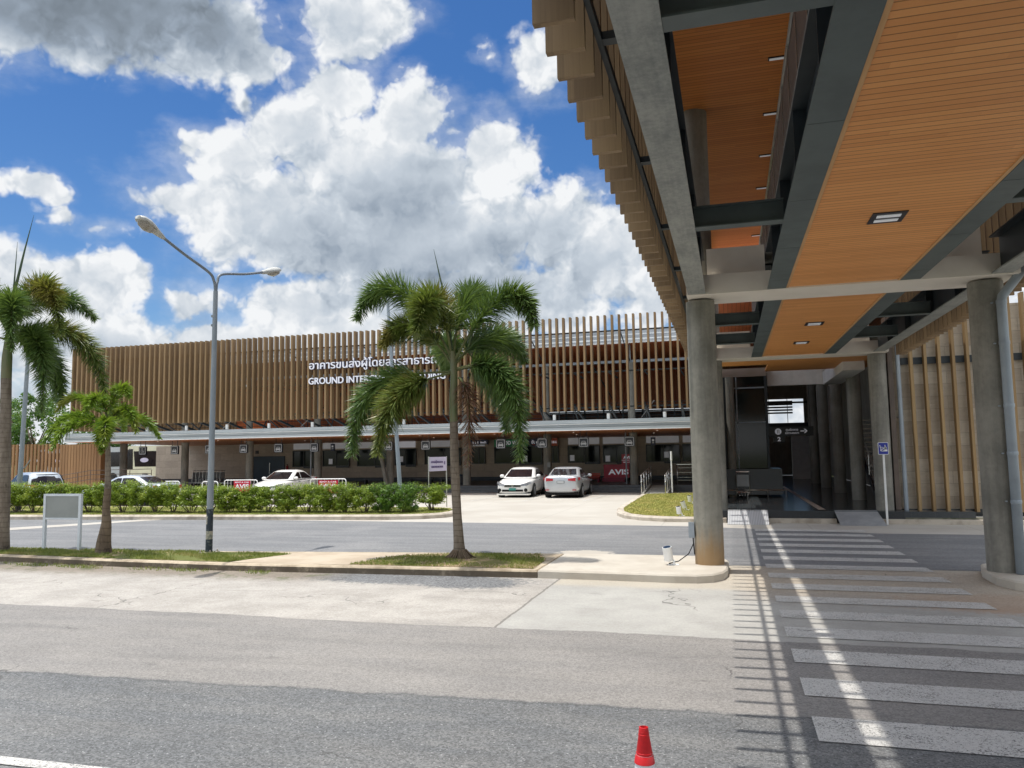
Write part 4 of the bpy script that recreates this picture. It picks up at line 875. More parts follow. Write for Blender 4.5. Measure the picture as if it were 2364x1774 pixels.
shop_sign(-15.35,-13.0,2.62,3.12,49.66,'green_sign',[('GOOD WALK',-15.1,2.76,.26,1.9)],'green shop sign reading GOOD WALK above the window')
ss=shop_sign(-12.95,-11.6,2.60,3.12,49.66,'navy',[('ขับเคลื่อน',-12.75,2.80,.22,1.05)],'navy shop sign with white Thai lettering beside the green sign')
mb=MB(); mb.bar((-12.7,49.64,2.74),(-11.9,49.64,2.66),.01,.035); mb.build('swoosh',MT['orange_sign'],ss)
shop_sign(-11.50,-10.98,2.62,3.12,49.66,'orange_sign',[('CHING',-11.46,2.80,.16,.44)],'orange shop sign reading CHING behind a round column')
shop_sign(-17.05,-15.75,2.80,3.12,49.60,'navy',[('ห้องน้ำ',-16.3,2.88,.12,.42)],'navy restroom sign with white pictograms left of the green sign',lambda mb,y:[mb.box(-16.85+.17*i,-16.78+.17*i,y-.012,y-.001,2.86,3.02) for i in range(3)])
# car rental desk
t=thing('rental_counter','dark red rental counter with large white AVIS lettering','counter',(-6.8,47,.36))
mb=MB(); mb.box(-7.62,-6.25,46.9,47.5,.36,.60); mb.build('base',MT['red_dark'],t); mb=MB(); mb.box(-7.5,-5.95,46.85,47.4,.605,1.40); mb.build('front_panel',MT['red_sign'],t)
mb=MB(); text_front(mb,'AVIS',-7.22,46.835,.80,.42,.02,.012,width=1.22,height=.31); mb.build('letters',MT['lit'],t)
t=thing('rental_sign','red standing AVIS panel above the counter, beside the column','sign',(-6.15,46.95,1.4)); mb=MB(); mb.box(-6.40,-5.75,46.95,47.02,1.405,2.02); mb.build('sign_panel',MT['red_sign'],t)
mb=MB(); text_front(mb,'AVIS',-6.30,46.94,1.74,.2,.015,.008,width=.5,height=.16); text_front(mb,'RENT A CAR',-6.30,46.94,1.50,.08,.012,.002,width=.5); mb.box(-6.4,-5.76,46.935,46.948,1.64,1.66); mb.build('letters',MT['lit'],t)
t=thing('red_bench','red orange slatted bench left of the dark red counter','bench',(-8.1,46.6,.36))
for k in range(4):
    mb=MB(); mb.box(-8.5,-7.72,46.82,46.86,.50+.10*k,.58+.10*k); mb.build('back_slat',MT['red_orange'],t)
mb=MB(); mb.box(-8.5,-7.72,46.3,46.8,.62,.66); mb.build('seat',MT['red_orange'],t)
for x in (-8.45,-7.77):
    mb=MB(); mb.box(x-.03,x+.03,46.35,46.85,.36,.62); mb.build('leg',MT['red_dark'],t)
def dark_bench(x0,x1,label):
    t=thing('dark_bench',label,'bench',((x0+x1)/2,44.3,.36),'dark benches along the stone wall'); mb=MB(); mb.box(x0,x1,44.1,44.55,.66,.71); mb.build('seat',MT['black'],t)
    for x in (x0+.15,x1-.15): mb=MB(); mb.box(x-.04,x+.04,44.15,44.5,.36,.66); mb.build('leg',MT['black'],t)
dark_bench(-22.3,-20.7,'dark backless bench behind the tall grey pole'); dark_bench(-17.2,-15.5,'dark backless bench behind the lilac notice'); dark_bench(-19.2,-17.6,'dark backless bench between the grey pole and the lilac notice')
t=thing('litter_bin','dark litter bin beside the round column behind the lilac notice','bin',(-15.55,43.6,.36)); mb=MB(); mb.lathe((-15.55,43.6,.36),[(.17,0),(.19,.5),(.20,.52)],16); mb.build('bin_body',MT['black'],t); mb=MB(); mb.lathe((-15.55,43.6,.882),[(.205,0),(.16,.07),(.08,.09)],16); mb.build('lid',MT['door'],t)
t=thing('fire_extinguisher','red fire extinguisher standing right of the steel double door','extinguisher',(-31.2,49.7,.9)); mb=MB(); mb.lathe((-31.2,49.75,1.05),[(.09,0),(.09,.42),(.03,.5),(.03,.54)],14); mb.build('cylinder',MT['fire_red'],t,True,auto=40); mb=MB(); mb.box(-31.23,-31.17,49.68,49.80,1.60,1.64); mb.tube([(-31.17,49.72,1.6),(-31.08,49.72,1.45),(-31.09,49.72,1.2)],.012,6); mb.build('hose',MT['black_rub'],t); mb=MB(); mb.box(-31.3,-31.1,49.85,49.99,.99,1.045); mb.build('bracket',MT['black'],t)
# blank board, lilac notice, ramp sign
t=thing('blank_board','blank grey notice board on two posts on the grass median','board',(-14.45,14.0,IZ))
for x in (-14.97,-13.99):
    mb=MB(); mb.box(x-.032,x+.032,13.97,14.03,IZ,1.37); mb.build('post',MT['board_frame'],t)
mb=MB(); mb.box(-14.94,-14.02,13.97,14.03,1.32,1.37); mb.box(-14.94,-14.02,13.97,14.03,.80,.84); mb.build('rail',MT['board_frame'],t)
mb=MB(); mb.box(-14.94,-14.02,13.985,14.015,.842,1.318); mb.build('panel',MT['board_grey'],t)
t=thing('lilac_notice','lilac notice panel on two thin posts at the right end of the hedge','sign',(-10.5,26.85,.16))
for p in ((-10.6,26.2),(-10.4,27.5)):
    mb=MB(); mb.tube([(p[0],p[1],.16),(p[0],p[1],2.07)],.022,8); mb.build('post',MT['stainless'],t)
mb=MB(); text_front(mb,'อาคารขนส่งผู้โดยสารสาธารณะ',.14,-.022,.30,.12,.006,.001,width=.88); text_front(mb,'GROUND INTERCHANGE BUILDING',.16,-.022,.12,.1,.006,.001,width=.86,height=.075); mb.box(1.1,1.18,-.022,-.018,.24,.36)
A=Vector((-10.6,26.2,1.53)); U=Vector((.2,1.3,0)).normalized(); N=Vector((-U.y,U.x,0))
def place(mb): mb.v=[tuple(A+U*v[0]+N*v[1]+Vector((0,0,v[2]))) for v in mb.v]
pn=MB(); pn.box(0,1.315,-.015,.0,0,.52); place(pn); place(mb); p_=pn.build('panel',MT['lilac'],t); mb.build('letters',MT['ink'],p_)
t=thing('ramp_sign','blue accessible ramp sign on a white post in front of the entrance column','sign',(4.11,23.6,0))
mb=MB(); mb.box(4.085,4.135,23.58,23.63,0,1.97); mb.build('post',MT['white'],t)
mb=MB(); mb.extrude_xz(rrect(4.105,2.11,.27,.345,.03),23.56,23.578); mb.build('sign_border',MT['white'],t)
mb=MB(); mb.extrude_xz(rrect(4.105,2.11,.24,.315,.02),23.552,23.558); pl=mb.build('sign_plate',MT['blue'],t)
mb=MB(); Y=23.545; mb.extrude_xz([(4.04,2.03),(4.205,2.03),(4.205,2.085),(4.15,2.07)],Y,Y+.005)
mb.tube([(4.03,Y,2.04),(4.045,Y,2.10),(4.02,Y,2.17)],.009,6); mb.tube([(4.045,Y,2.10),(4.06,Y,2.04)],.008,6); mb.tube([(4.025,Y,2.16),(4.07,Y,2.14),(4.10,Y,2.145)],.007,6); mb.lathe((4.02,Y,2.195),[(.013,-.002),(.013,.002)],10,'y')
mb.lathe((4.155,Y,2.115),[(.04,-.002),(.04,.002),(.03,.002),(.03,-.002)],18,'y'); mb.tube([(4.15,Y,2.21),(4.15,Y,2.15),(4.19,Y,2.14)],.009,6); mb.tube([(4.08,Y,2.08),(4.12,Y,2.13)],.012,6)
mb.build('pictogram',MT['white'],pl)
t=thing('direction_sign','black hanging restaurants direction sign with white arrow in the entrance hall','sign',(2.4,34,2.7))
mb=MB(); mb.box(1.48,3.33,34,34.1,2.69,3.08); mb.box(1.73,2.2,34.0,34.1,2.43,2.688); mb.build('sign_box',MT['black'],t)
mb=MB(); mb.lathe((1.94,33.985,2.885),[(.13,-.006),(.13,.006)],24,'y'); text_front(mb,'2',1.90,33.985,2.49,.24,.01,.008,width=.13,height=.17)
text_front(mb,'ศูนย์อาหาร',2.25,33.985,2.91,.12,.01,.001,width=.48); text_front(mb,'RESTAURANTS',2.22,33.985,2.78,.09,.01,.001,width=.54)
mb.box(2.82,2.98,33.98,33.99,2.87,2.91); mb.extrude_xz([(2.95,2.80),(3.0,2.80),(3.09,2.89),(3.0,2.98),(2.95,2.98),(3.03,2.89)],33.98,33.99); mb.build('pictogram',MT['lit'],t)
mb=MB(); mb.box(1.90,1.92,33.97,33.977,2.80,2.97); mb.box(1.96,1.985,33.97,33.977,2.80,2.97); mb.build('cutlery',MT['black'],t)
mb=MB(); mb.box(1.6,1.62,34.04,34.06,3.08,7.39); mb.build('hanger',MT['black'],t); mb=MB(); mb.box(3.2,3.22,34.04,34.06,3.08,7.39); mb.build('hanger',MT['black'],t)
# ------------------------------------------------------------------ luggage trolleys
def trolley(x,y,z,label,group=None):
    t=thing('luggage_trolley',label,'trolley',(x,y,z),group)
    mb=MB()
    for s in (-.24,.24): mb.tube([(s,.05,.12),(s,.05,.35),(s,.0,.93),(s*.95,-.02,.97)],.016,6)
    mb.tube([(-.24,-.02,.97),(.24,-.02,.97)],.02,6); mb.tube([(-.24,.05,.2),(.24,.05,.2)],.014,6); mb.build('frame',MT['stainless'],t,local=True)
    mb=MB(); mb.box(-.22,.22,.0,.012,.42,.86); mb.build('back_panel',MT['metal_lt'],t,local=True)
    mb=MB()
    for s in (-.2,-.07,.07,.2): mb.bar((s,.05,.16),(s*.7,-.75,.12),.03,.02)
    mb.build('platform',MT['stainless'],t,local=True)
    for s in ((-.22,.05),(.22,.05),(0,-.68)):
        mb=MB(); mb.lathe((s[0],s[1],.065),[(.065,-.02),(.065,.02)],12,'x'); mb.build('wheel',MT['black_rub'],t,local=True)
    return t
tr=trolley(.40,30.6,.34,'luggage trolley parked alone beside the dark lift base in the entrance hall')
for i in range(9):
    c=copy_tree(tr); c.location=(-34.9+.27*i,44.4,.36); c.rotation_euler=(0,0,R(90)); c['label']='%s luggage trolley from the left in the nested row behind the hedge'%ords[i]; c['group']='nested luggage trolleys'
# ------------------------------------------------------------------ barriers with banners
def barrier(x0,x1,y,zt,label,banner=None):
    t=thing('crowd_barrier',label,'barrier',((x0+x1)/2,y,0),'white tubular barriers'); mb=MB()
    mb.tube([(x0,y,0),(x0,y,zt-.1),(x0+.03,y,zt-.03),(x0+.1,y,zt),(x1-.1,y,zt),(x1-.03,y,zt-.03),(x1,y,zt-.1),(x1,y,0)],.026,8); mb.tube([(x0,y,.2),(x1,y,.2)],.02,6)
    for x in (x0,x1): mb.box(x-.02,x+.02,y-.28,y+.28,.0,.03)
    mb.build('frame',MT['white'],t,True); mb=MB(); n=max(2,int((x1-x0)/.2))
    for i in range(1,n): x=x0+(x1-x0)*i/n; mb.tube([(x,y,.2),(x,y,zt)],.011,5)
    mb.build('upright',MT['white'],t)
    if banner:
        b=thing('barrier_banner',banner[0],'banner',((x0+x1)/2,y-.04,.5)); mb=MB(); xa,xb=banner[2]; mb.box(xa,xb,y-.04,y-.03,.30,.93); q=mb.build('banner_cloth',MT['red_sign'],b); mb=MB(); text_front(mb,banner[1],xa+.08,y-.05,.52,.3,.006,.006,width=xb-xa-.16,height=.24)
        text_front(mb,'RENT A CAR',xa+.08,y-.05,.82,.1,.006,.001,width=xb-xa-.16,height=.07); mb.build('letters',MT['lit'],b)
barrier(-27.8,-26.85,33,1.0,'short white barrier, leftmost, behind the hedge'); barrier(-25.5,-24.6,33,.98,'short white barrier behind the lamp pole')
barrier(-25.9,-23.9,35.3,.97,'long white barrier in front of the white sedan behind the hedge',('red AVIS banner on the barrier left of the white sedan','AVIS',(-25.3,-24.3)))
barrier(-20.78,-18.77,35.3,1.0,'long white barrier right of the white sedan behind the hedge',('red AVIS banner on the barrier right of the white sedan','AVIS VIP',(-20.3,-19.2)))
# ------------------------------------------------------------------ traffic cone
t=thing('traffic_cone','red traffic cone with white band standing on the asphalt','traffic cone',(-.555,4.69,0))
mb=MB(); mb.lathe((0,0,0),[(.060,.30),(.0525,.34),(.0475,.346),(.048,.35),(.0300,.465),(.0305,.468),(.0275,.488),(.0265,.498),(.020,.50),(.018,.49),(.018,.40)],36,caps=False)
for z,r in ((.458,.0325),(.474,.0302),(.357,.0485)): mb.lathe((0,0,z),[(r-.002,-.003),(r,0),(r-.002,.003)],36,caps=False)
mb.build('cone_top',MT['cone_red'],t,True,auto=50,local=True)
mb=MB(); mb.lathe((0,0,0),[(.0785,.12),(.0485,.3455)],36); mb.build('reflective_band',MT['cone_white'],t,True,auto=40,local=True)
mb=MB(); mb.lathe((0,0,0),[(.105,.03),(.0785,.1195)],36); mb.box(-.15,.15,-.15,.15,0,.029); mb.build('cone_base',MT['cone_red'],t,local=True)
# ------------------------------------------------------------------ vehicles (forward = -Y)
def make_car(name,label,group,loc,rz,paint,suv=False,rear_plate='plate_w',front_plate='plate_g'):
    t=thing(name,label,'car',(0,0,0),group); P=MT[paint]
    if suv:
        ST=[(-2.32,.62,.36,.74),(-2.27,.78,.28,.88),(-2.1,.88,.25,.98),(-1.5,.93,.24,1.06),(-1.0,.93,.24,1.10),(0,.93,.24,1.12),(1.2,.93,.24,1.14),(1.9,.92,.26,1.15),(2.2,.89,.30,1.14),(2.33,.80,.36,1.05)]
        RG=[(1.08,-1.05,2.22,.85),(1.30,-.72,2.14,.80),(1.58,-.32,2.00,.71),(1.70,.0,1.85,.62),(1.735,.25,1.5,.42)]; WH=(-1.38,1.42,.38,.93); ze=1.62
    else:
        ST=[(-2.31,.60,.30,.60),(-2.25,.74,.21,.69),(-2.05,.835,.18,.77),(-1.55,.88,.17,.87),(-1.0,.8875,.17,.945),(0,.8875,.17,.965),(.9,.8875,.17,.985),(1.45,.88,.18,1.045),(2.02,.85,.22,1.075),(2.22,.81,.28,1.06),(2.31,.72,.34,.98)]
        RG=[(.93,-1.08,1.82,.82),(1.14,-.66,1.44,.745),(1.35,-.24,1.04,.65),(1.425,.05,.72,.57),(1.45,.25,.5,.40)]; WH=(-1.35,1.35,.315,.8875); ze=1.33
    mb=MB(); n=None
    for y,w,zb,zt in ST:
        h=zt-zb; half=[(0,zb),(.78*w,zb),(.955*w,zb+.10),(w,zb+.42*h),(.985*w,zt-.2*h),(.93*w,zt-.05),(.66*w,zt),(0,zt+.012)]
        ring=[(x,y,z) for x,z in half]+[(-x,y,z) for x,z in half[-2:0:-1]]
        n=len(ring); mb.v+=ring
    for i in range(len(ST)-1):
        for j in range(n):
            k=(j+1)%n; mb.f.append([i*n+j,i*n+k,(i+1)*n+k,(i+1)*n+j]); mb.m.append(0)
    mb.f.append(list(range(n))); mb.m.append(0); b=(len(ST)-1)*n; mb.f.append([b+j for j in range(n)][::-1]); mb.m.append(0)
    body=mb.build('body',P,t,True,local=True); s=body.modifiers.new('smooth','SUBSURF'); s.levels=1; s.render_levels=2
    # cabin
    def ring(z,yf,yr,w): 
        h=[(0,yf-.09),(.55*w,yf-.055),(.90*w,yf+.05),(w,yf+.24),(w*1.01,(yf+yr)/2),(w,yr-.24),(.90*w,yr-.04),(.55*w,yr+.03),(0,yr+.05)]
        return [(x,y,z) for x,y in h]+[(-x,y,z) for x,y in h[-2:0:-1]]
    mb=MB(); rings=[ring(*r) for r in RG]; n=len(rings[0])
    for r in rings: mb.v+=r
    for i in range(len(rings)-1):
        for j in range(n): k=(j+1)%n; mb.f.append([i*n+j,i*n+k,(i+1)*n+k,(i+1)*n+j]); mb.m.append(0)
    b=(len(rings)-1)*n; mb.f.append([b+j for j in range(n)]); mb.m.append(0)
    mb.build('cabin',P,t,True,auto=55,local=True)
    def lerp(z):
        for a,b in zip(RG,RG[1:]):
            if a[0]<=z<=b[0]: f=(z-a[0])/(b[0]-a[0]); return [a[i]+(b[i]-a[i])*f for i in range(4)]
    def glass(front):
        mb=MB(); zs=[RG[0][0]+(.035 if front or suv else .15),RG[1][0] if front or suv else 1.2,ze+(0 if front or suv else .02)]; g=[]
        for z in zs:
            r=ring(*lerp(z)); m=len(r); idx=[-2,-1,0,1,2] if front else [6,7,8,9,10]
            row=[Vector(r[i%m]) for i in idx]
            d=Vector((0,-.016,.012)) if front else Vector((0,.016,.012)); e=.93
            g.append([Vector((p.x*e,p.y,p.z))+d for p in row])
        for a,b in zip(g,g[1:]):
            for i in range(4): mb.poly([a[i],a[i+1],b[i+1],b[i]])
        return mb
    glass(True).build('windscreen',MT['carglass'],t,local=True); glass(False).build('rear_window',MT['carglass'],t,local=True)
    for s in (-1,1):
        zs=[RG[0][0]+.05,RG[1][0],ze-.01]; q=[]
        for z in zs:
            _,yf,yr,w=lerp(z); q.append((z,yf+.27,yr-(.12 if suv else .30),w*1.012+.008))
        ym=.22
        for nm,(fa,fb) in (('side_window',(0,1)),('side_window',(1,2))):
            mb=MB(); rows=[]
            for z,a,b,w in q:
                y0,y1=(a,min(ym-.03,b)) if fa==0 else (ym+.03,max(b,ym+.04)); rows.append([Vector((s*w,y0,z)),Vector((s*w,y1,z))])
            for a,b in zip(rows,rows[1:]): mb.poly([a[0],a[1],b[1],b[0]])
            mb.build(nm,MT['carglass'],t,local=True)
        for y in (-.25,.85):
            mb=MB(); w=.9 if not suv else .945; mb.box(*sorted((s*(w-.03),s*(w+.012))),y,y+.2,.80 if not suv else .95,.825 if not suv else .98); mb.build('door_handle',MT['chrome'] if s>0 else P,t,local=True)
        mb=MB(); zc=RG[0][0]+.06; w=RG[0][3]
        mb.lathe((s*(w+.13),-.62,zc+.02),[(.02,-.11),(.075,-.08),(.085,0),(.075,.08),(.02,.11)],12,'x'); mb.bar((s*(w-.02),-.6,zc-.02),(s*(w+.08),-.61,zc),.05,.03); mb.build('mirror',P,t,True,local=True)
        # lights
        y0,z0=ST[0][0],(.60 if not suv else .82)
        mb=MB(); mb.hexa([(s*.38,-2.325,z0-.04),(s*.70,-2.27,z0-.02),(s*.865,-1.95,z0+.08),(s*.5,-2.0,z0+.02),(s*.38,-2.30,z0+.05),(s*.69,-2.24,z0+.10),(s*.87,-1.88,z0+.18),(s*.5,-1.95,z0+.1)]); mb.build('headlight',MT['head'],t,local=True)
        mb=MB(); mb.lathe((s*.66,-2.275,.37),[(.09,-.03),(.085,.0),(.06,.01)],14,'y'); mb.build('fog_lamp',MT['arch'],t,local=True)
        mb=MB(); zt=.83 if not suv else 1.0
        mb.hexa([(s*.36,2.335,zt+.0),(s*.70,2.31,zt-.03),(s*.885,1.98,zt+.02),(s*.5,2.0,zt),(s*.36,2.325,zt+.085),(s*.69,2.30,zt+.13),(s*.885,1.92,zt+.15),(s*.5,2.0,zt+.12)]); mb.build('taillight',MT['tail'],t,local=True)
        mb=MB(); mb.box(*sorted((s*.56,s*.74)),2.26,2.325,.37,.41); mb.build('reflector',MT['tail'],t,local=True)
    mb=MB(); mb.hexa([(-.40,-2.325,.52),(.40,-2.325,.52),(.40,-2.2,.52),(-.40,-2.2,.52),(-.45,-2.30,.63),(.45,-2.30,.63),(.45,-2.2,.63),(-.45,-2.2,.63)]); gr=mb.build('grille',MT['arch'],t,local=True)
    mb=MB(); mb.box(-.42,.42,-2.338,-2.322,.55,.56); mb.box(-.42,.42,-2.332,-2.315,.595,.605); mb.build('grille_bar',MT['chrome'],gr,local=True)
    mb=MB(); mb.lathe((0,-2.335,.60),[(.07,-.012),(.07,.01),(.055,.015)],18,'y'); mb.build('badge',MT['chrome'],gr,local=True)
    mb=MB(); mb.box(-.52,.52,-2.318,-2.2,.30,.40); mb.build('bumper_intake',MT['arch'],t,local=True)
    mb=MB(); mb.box(-.17,.17,-2.345,-2.32,.36,.47); mb.build('number_plate',MT[front_plate],t,local=True)
    zp=.76 if not suv else .85
    mb=MB(); mb.box(-.18,.18,2.285,2.325,zp-.055,zp+.06); pb=mb.build('number_plate',MT['arch'],t,local=True); mb=MB(); mb.box(-.165,.165,2.322,2.33,zp-.045,zp+.05); mb.build('plate_face',MT[rear_plate],pb,local=True)
    mb=MB(); mb.hexa([(-.80,-2.28,.13),(.80,-2.28,.13),(.83,-2.0,.13),(-.83,-2.0,.13),(-.80,-2.30,.20),(.80,-2.30,.20),(.84,-2.0,.20),(-.84,-2.0,.20)]); mb.build('front_lip',P,t,local=True)
    mb=MB(); mb.box(-.78,.78,-2.1,2.15,.14,.24); mb.build('underbody',MT['arch'],t,local=True)
    for s in (-1,1):
        for y in WH[:2]:
            r=WH[2]; w=WH[3]
            mb=MB(); mb.lathe((s*(w-.10),y,r+.01),[(r+.045,-.11),(r+.045,.108)],24,'x'); mb.build('wheel_arch',MT['arch'],t,local=True)
            mb=MB(); mb.lathe((s*(w-.09),y,r),[(r-.03,-.11),(r,-.08),(r,.08),(r-.03,.112),(r*.66,.118),(r*.66,-.1)],28,'x'); tw=mb.build('wheel',MT['black_rub'],t,True,auto=40,local=True)
            if True:
                mb=MB()
                for k in range(5):
                    a=2*math.pi*k/5+.3; x=s*(w+.032); 
                    mb.bar((x,y+.04*math.cos(a),r+.04*math.sin(a)),(x,y+r*.63*math.cos(a),r+r*.63*math.sin(a)),.055,.02,(1,0,0))
                mb.lathe((s*(w+.028),y,r),[(.05,-.01),(.05,.012)],12,'x'); mb.lathe((s*(w+.025),y,r),[(r*.67,-.012),(r*.67,.012),(r*.60,.012),(r*.60,-.012)],28,'x'); mb.build('rim',MT['rim'],tw,local=True)
    t.location=loc; t.rotation_euler=(0,0,R(rz)); return t
make_car('parked_car','white sedan with a green number plate parked nose towards the road','sedans parked by the terminal',(-10.36,38.5,0),2,'carwhite')
make_car('parked_car','silver grey sedan showing its red tail lights beside the white sedan','sedans parked by the terminal',(-7.87,38.15,0),181.5,'carsilver')
make_car('parked_car','white sedan behind the hedge between the two red banners','cars behind the hedge',(-23.55,37.4,0),4,'carwhite')
make_car('parked_car','pale silver sedan seen from behind over the hedge','cars behind the hedge',(-27.15,29.9,-.03),-86,'carsky',front_plate='plate_w')
make_car('parked_car','pale silver sport utility car with dark rear window behind the hedge','cars behind the hedge',(-32.4,29.5,0),-116,'carsky',suv=True,front_plate='plate_w').scale=(.94,.94,.925)
def bus(label,x0,y,paint,length,flip=False):
    t=thing('parked_bus',label,'bus',(x0+length/2,y+1.25,0),'buses behind the terminal')
    mb=MB(); mb.extrude_xz([(x0+.1,.35),(x0+length,.35),(x0+length,3.3),(x0+.5,3.3),(x0+.25,3.15),(x0+.05,1.6),(x0,.8)],y,y+2.5); mb.build('body',MT[paint],t)
    mb=MB(); mb.extrude_xz([(x0+1.15,1.55),(x0+length-.3,1.55),(x0+length-.3,2.85),(x0+1.0,2.85)],y-.012,y-.002); mb.build('side_window',MT['carglass'],t)
    mb=MB(); mb.extrude_xz([(x0+.02,1.35),(x0+.95,1.35),(x0+.9,3.0),(x0+.2,3.0),(x0+.03,1.7)],y-.014,y-.003); mb.build('windscreen',MT['carglass'],t)
    for x in (x0+2.2,x0+length-2.5): mb=MB(); mb.lathe((x,y+.1,.5),[(.5,-.13),(.5,.13)],24,'y'); mb.lathe((x,y-.04,.5),[(.22,-.02),(.2,.02)],16,'y'); mb.build('wheel',MT['black_rub'],t)
    mb=MB(); mb.lathe((x0+2.1,y-.02,2.1),[(.42,-.004),(.42,.004)],24,'y'); 
    mb.v=[(x,yy,2.1+(z-2.1)*.45) for x,yy,z in mb.v]; mb.build('emblem',MT['lilac'],t)
    mb=MB(); mb.tube([(x0+.9,y,3.0),(x0+.75,y-.25,3.05),(x0+.7,y-.28,2.75)],.03,6); mb.box(x0+.62,x0+.78,y-.34,y-.25,2.35,2.75); mb.build('mirror',MT['black'],t)
bus('cream bus with dark windows parked behind the stone wall',-49.6,54,'bus_cream',10.5)
bus('pale bus mostly hidden at the right end of the slat fence',-62.,57,'metal_lt',11)
# ------------------------------------------------------------------ street lamps and poles
LX,LY=-10.66,14.05
t=thing('street_lamp','tall grey double-arm street lamp with flaking black base on the median','street lamp',(LX,LY,IZ))
mb=MB(); mb.tube([(0,0,0),(.02,0,2.8),(.035,0,5.6)],[.072,.058,.048],20); mb.lathe((0,0,5.05),[(.056,-.02),(.056,.02)],16); mb.lathe((0,0,4.85),[(.056,-.02),(.056,.02)],16); mb.build('pole',MT['pole'],t,True,auto=40,local=True)
mb=MB(); mb.box(-.16,.16,-.16,.16,0,.02); 
for a in (-.12,.12):
    for b in (-.12,.12): mb.lathe((a,b,.02),[(.016,0),(.016,.05)],8)
mb.build('base_plate',MT['kerb'],t,local=True)
def smooth_path(p,n=10):
    out=[]; P=[Vector(q) for q in p]; P=[P[0]*2-P[1]]+P+[P[-1]*2-P[-2]]
    for i in range(1,len(P)-2):
        for k in range(n):
            u=k/n; a,b,c,d=P[i-1:i+3]; out.append(.5*((2*b)+(c-a)*u+(2*a-5*b+4*c-d)*u*u+(3*b-a-3*c+d)*u**3))
    out.append(P[-2]); return out
for s,tip,zt in ((-1,1.63,6.40),(1,1.80,6.46)):
    z0=5.55
    mb=MB(); pts=smooth_path([(.035,s*.012,5.4),(.035,s*.02,5.66),(.03,s*.06,5.82),(.02,s*.22,5.97 if s<0 else 6.02),(0,s*(tip*.6),z0+(zt-z0)*.74),(0,s*tip,zt-.03)],6); mb.tube(pts,.03,12); arm=mb.build('arm',MT['lampgrey'],t,True,local=True)
    d=(pts[-1]-pts[-4]).normalized(); o=pts[-1]; up=Vector((0,-d.z*s,d.y*s)); 
    if up.z<0: up=-up
    def head_ring(u,wt,hu,hd):
        r=[]
        for k in range(16):
            a=2*math.pi*k/16; r.append(tuple(o+d*u+Vector((1,0,0))*wt*math.cos(a)+up*((hu if math.sin(a)>0 else hd)*math.sin(a))))
        return r
    mb=MB(); secs=[(-.06,.036,.036,.036),(.0,.05,.05,.05),(.12,.075,.06,.055),(.28,.12,.085,.05),(.45,.15,.10,.045),(.6,.13,.085,.04),(.68,.07,.05,.03)]
    for q in secs: mb.v+=head_ring(*q)
    for i in range(len(secs)-1):
        for j in range(16): k=(j+1)%16; mb.f.append([i*16+j,i*16+k,(i+1)*16+k,(i+1)*16+j]); mb.m.append(0)
    mb.f.append(list(range(16))[::-1]); mb.m.append(0); mb.f.append([(len(secs)-1)*16+j for j in range(16)]); mb.m.append(0)
    hd=mb.build('lamp_head',MT['lampwhite'],arm,True,auto=60,local=True)
    mb=MB(); secs=[(.2,.07,.0,.05),(.28,.112,-.02,.10),(.42,.138,-.02,.135),(.55,.125,-.02,.11),(.635,.06,-.02,.05)]
    for q in secs: mb.v+=head_ring(*q)
    for i in range(len(secs)-1):
        for j in range(16): k=(j+1)%16; mb.f.append([i*16+j,i*16+k,(i+1)*16+k,(i+1)*16+j]); mb.m.append(0)
    mb.f.append(list(range(16))[::-1]); mb.m.append(0); mb.f.append([(len(secs)-1)*16+j for j in range(16)]); mb.m.append(0)
    mb.build('lens',MT['lens'],hd,True,auto=60,local=True)
def pole(p0,p1,r0,r1,label,mat='lampgrey',name='utility_pole',bands=False,arm=None):
    t=thing(name,label,'pole',p0); mb=MB(); a=Vector((0,0,0)); b=Vector(p1)-Vector(p0); mb.tube([a,(a+b)/2,b],[r0,(r0+r1)/2,r1],14); mb.build('pole',MT[mat],t,True,auto=40,local=True)
    mb=MB(); mb.box(-r0*1.8,r0*1.8,-r0*1.8,r0*1.8,-.0,.02); mb.build('base_plate',MT['kerb'],t,local=True)
    if arm: mb=MB(); mb.tube(arm,.02,8); mb.build('bracket',MT[mat],t,local=True)
    return t
pole((-11.72,26.3,.165),(-12.27,26.3,7.95),.085,.055,'tall slightly leaning grey pole rising behind the right part of the hedge','pipe')
pole((-27.35,24.3,.165),(-27.15,24.3,7.2),.10,.07,'grey lamp pole with a side bracket behind the left palm','pole',arm=[(.02,0,1.55),(.30,0,1.75),(.5,0,2.0)])
t=pole((-19.75,42.2,.36),(-20.2,42.2,2.55),.13,.12,'short leaning concrete post left of the tall grey pole','conc','concrete_post')
# ------------------------------------------------------------------ flag and mast behind the roof
t=thing('flag','small red and white flag hanging behind the roof fins','flag',(-17.7,58,9.2)); mb=MB(); mb.tube([(-18.4,58,9.2),(-18.4,58,11.6)],.03,6); mb.build('flag_pole',MT['stainless'],t)
mb=MB()
for z0,z1,k in ((9.9,10.05,0),(10.05,10.2,1),(10.2,10.5,2),(10.5,10.65,1),(10.65,10.8,0)):
    mb.k=k
    for i in range(6): 
        xa=-18.37+.2*i; ya=58+.08*math.sin(i*1.3); yb=58+.08*math.sin((i+1)*1.3); mb.poly([(xa,ya,z0-.03*i),(xa+.2,yb,z0-.03*(i+1)),(xa+.2,yb,z1-.03*(i+1)),(xa,ya,z1-.03*i)])
mb.build('cloth',[MT['red_orange'],MT['white'],MT['navy']],t)
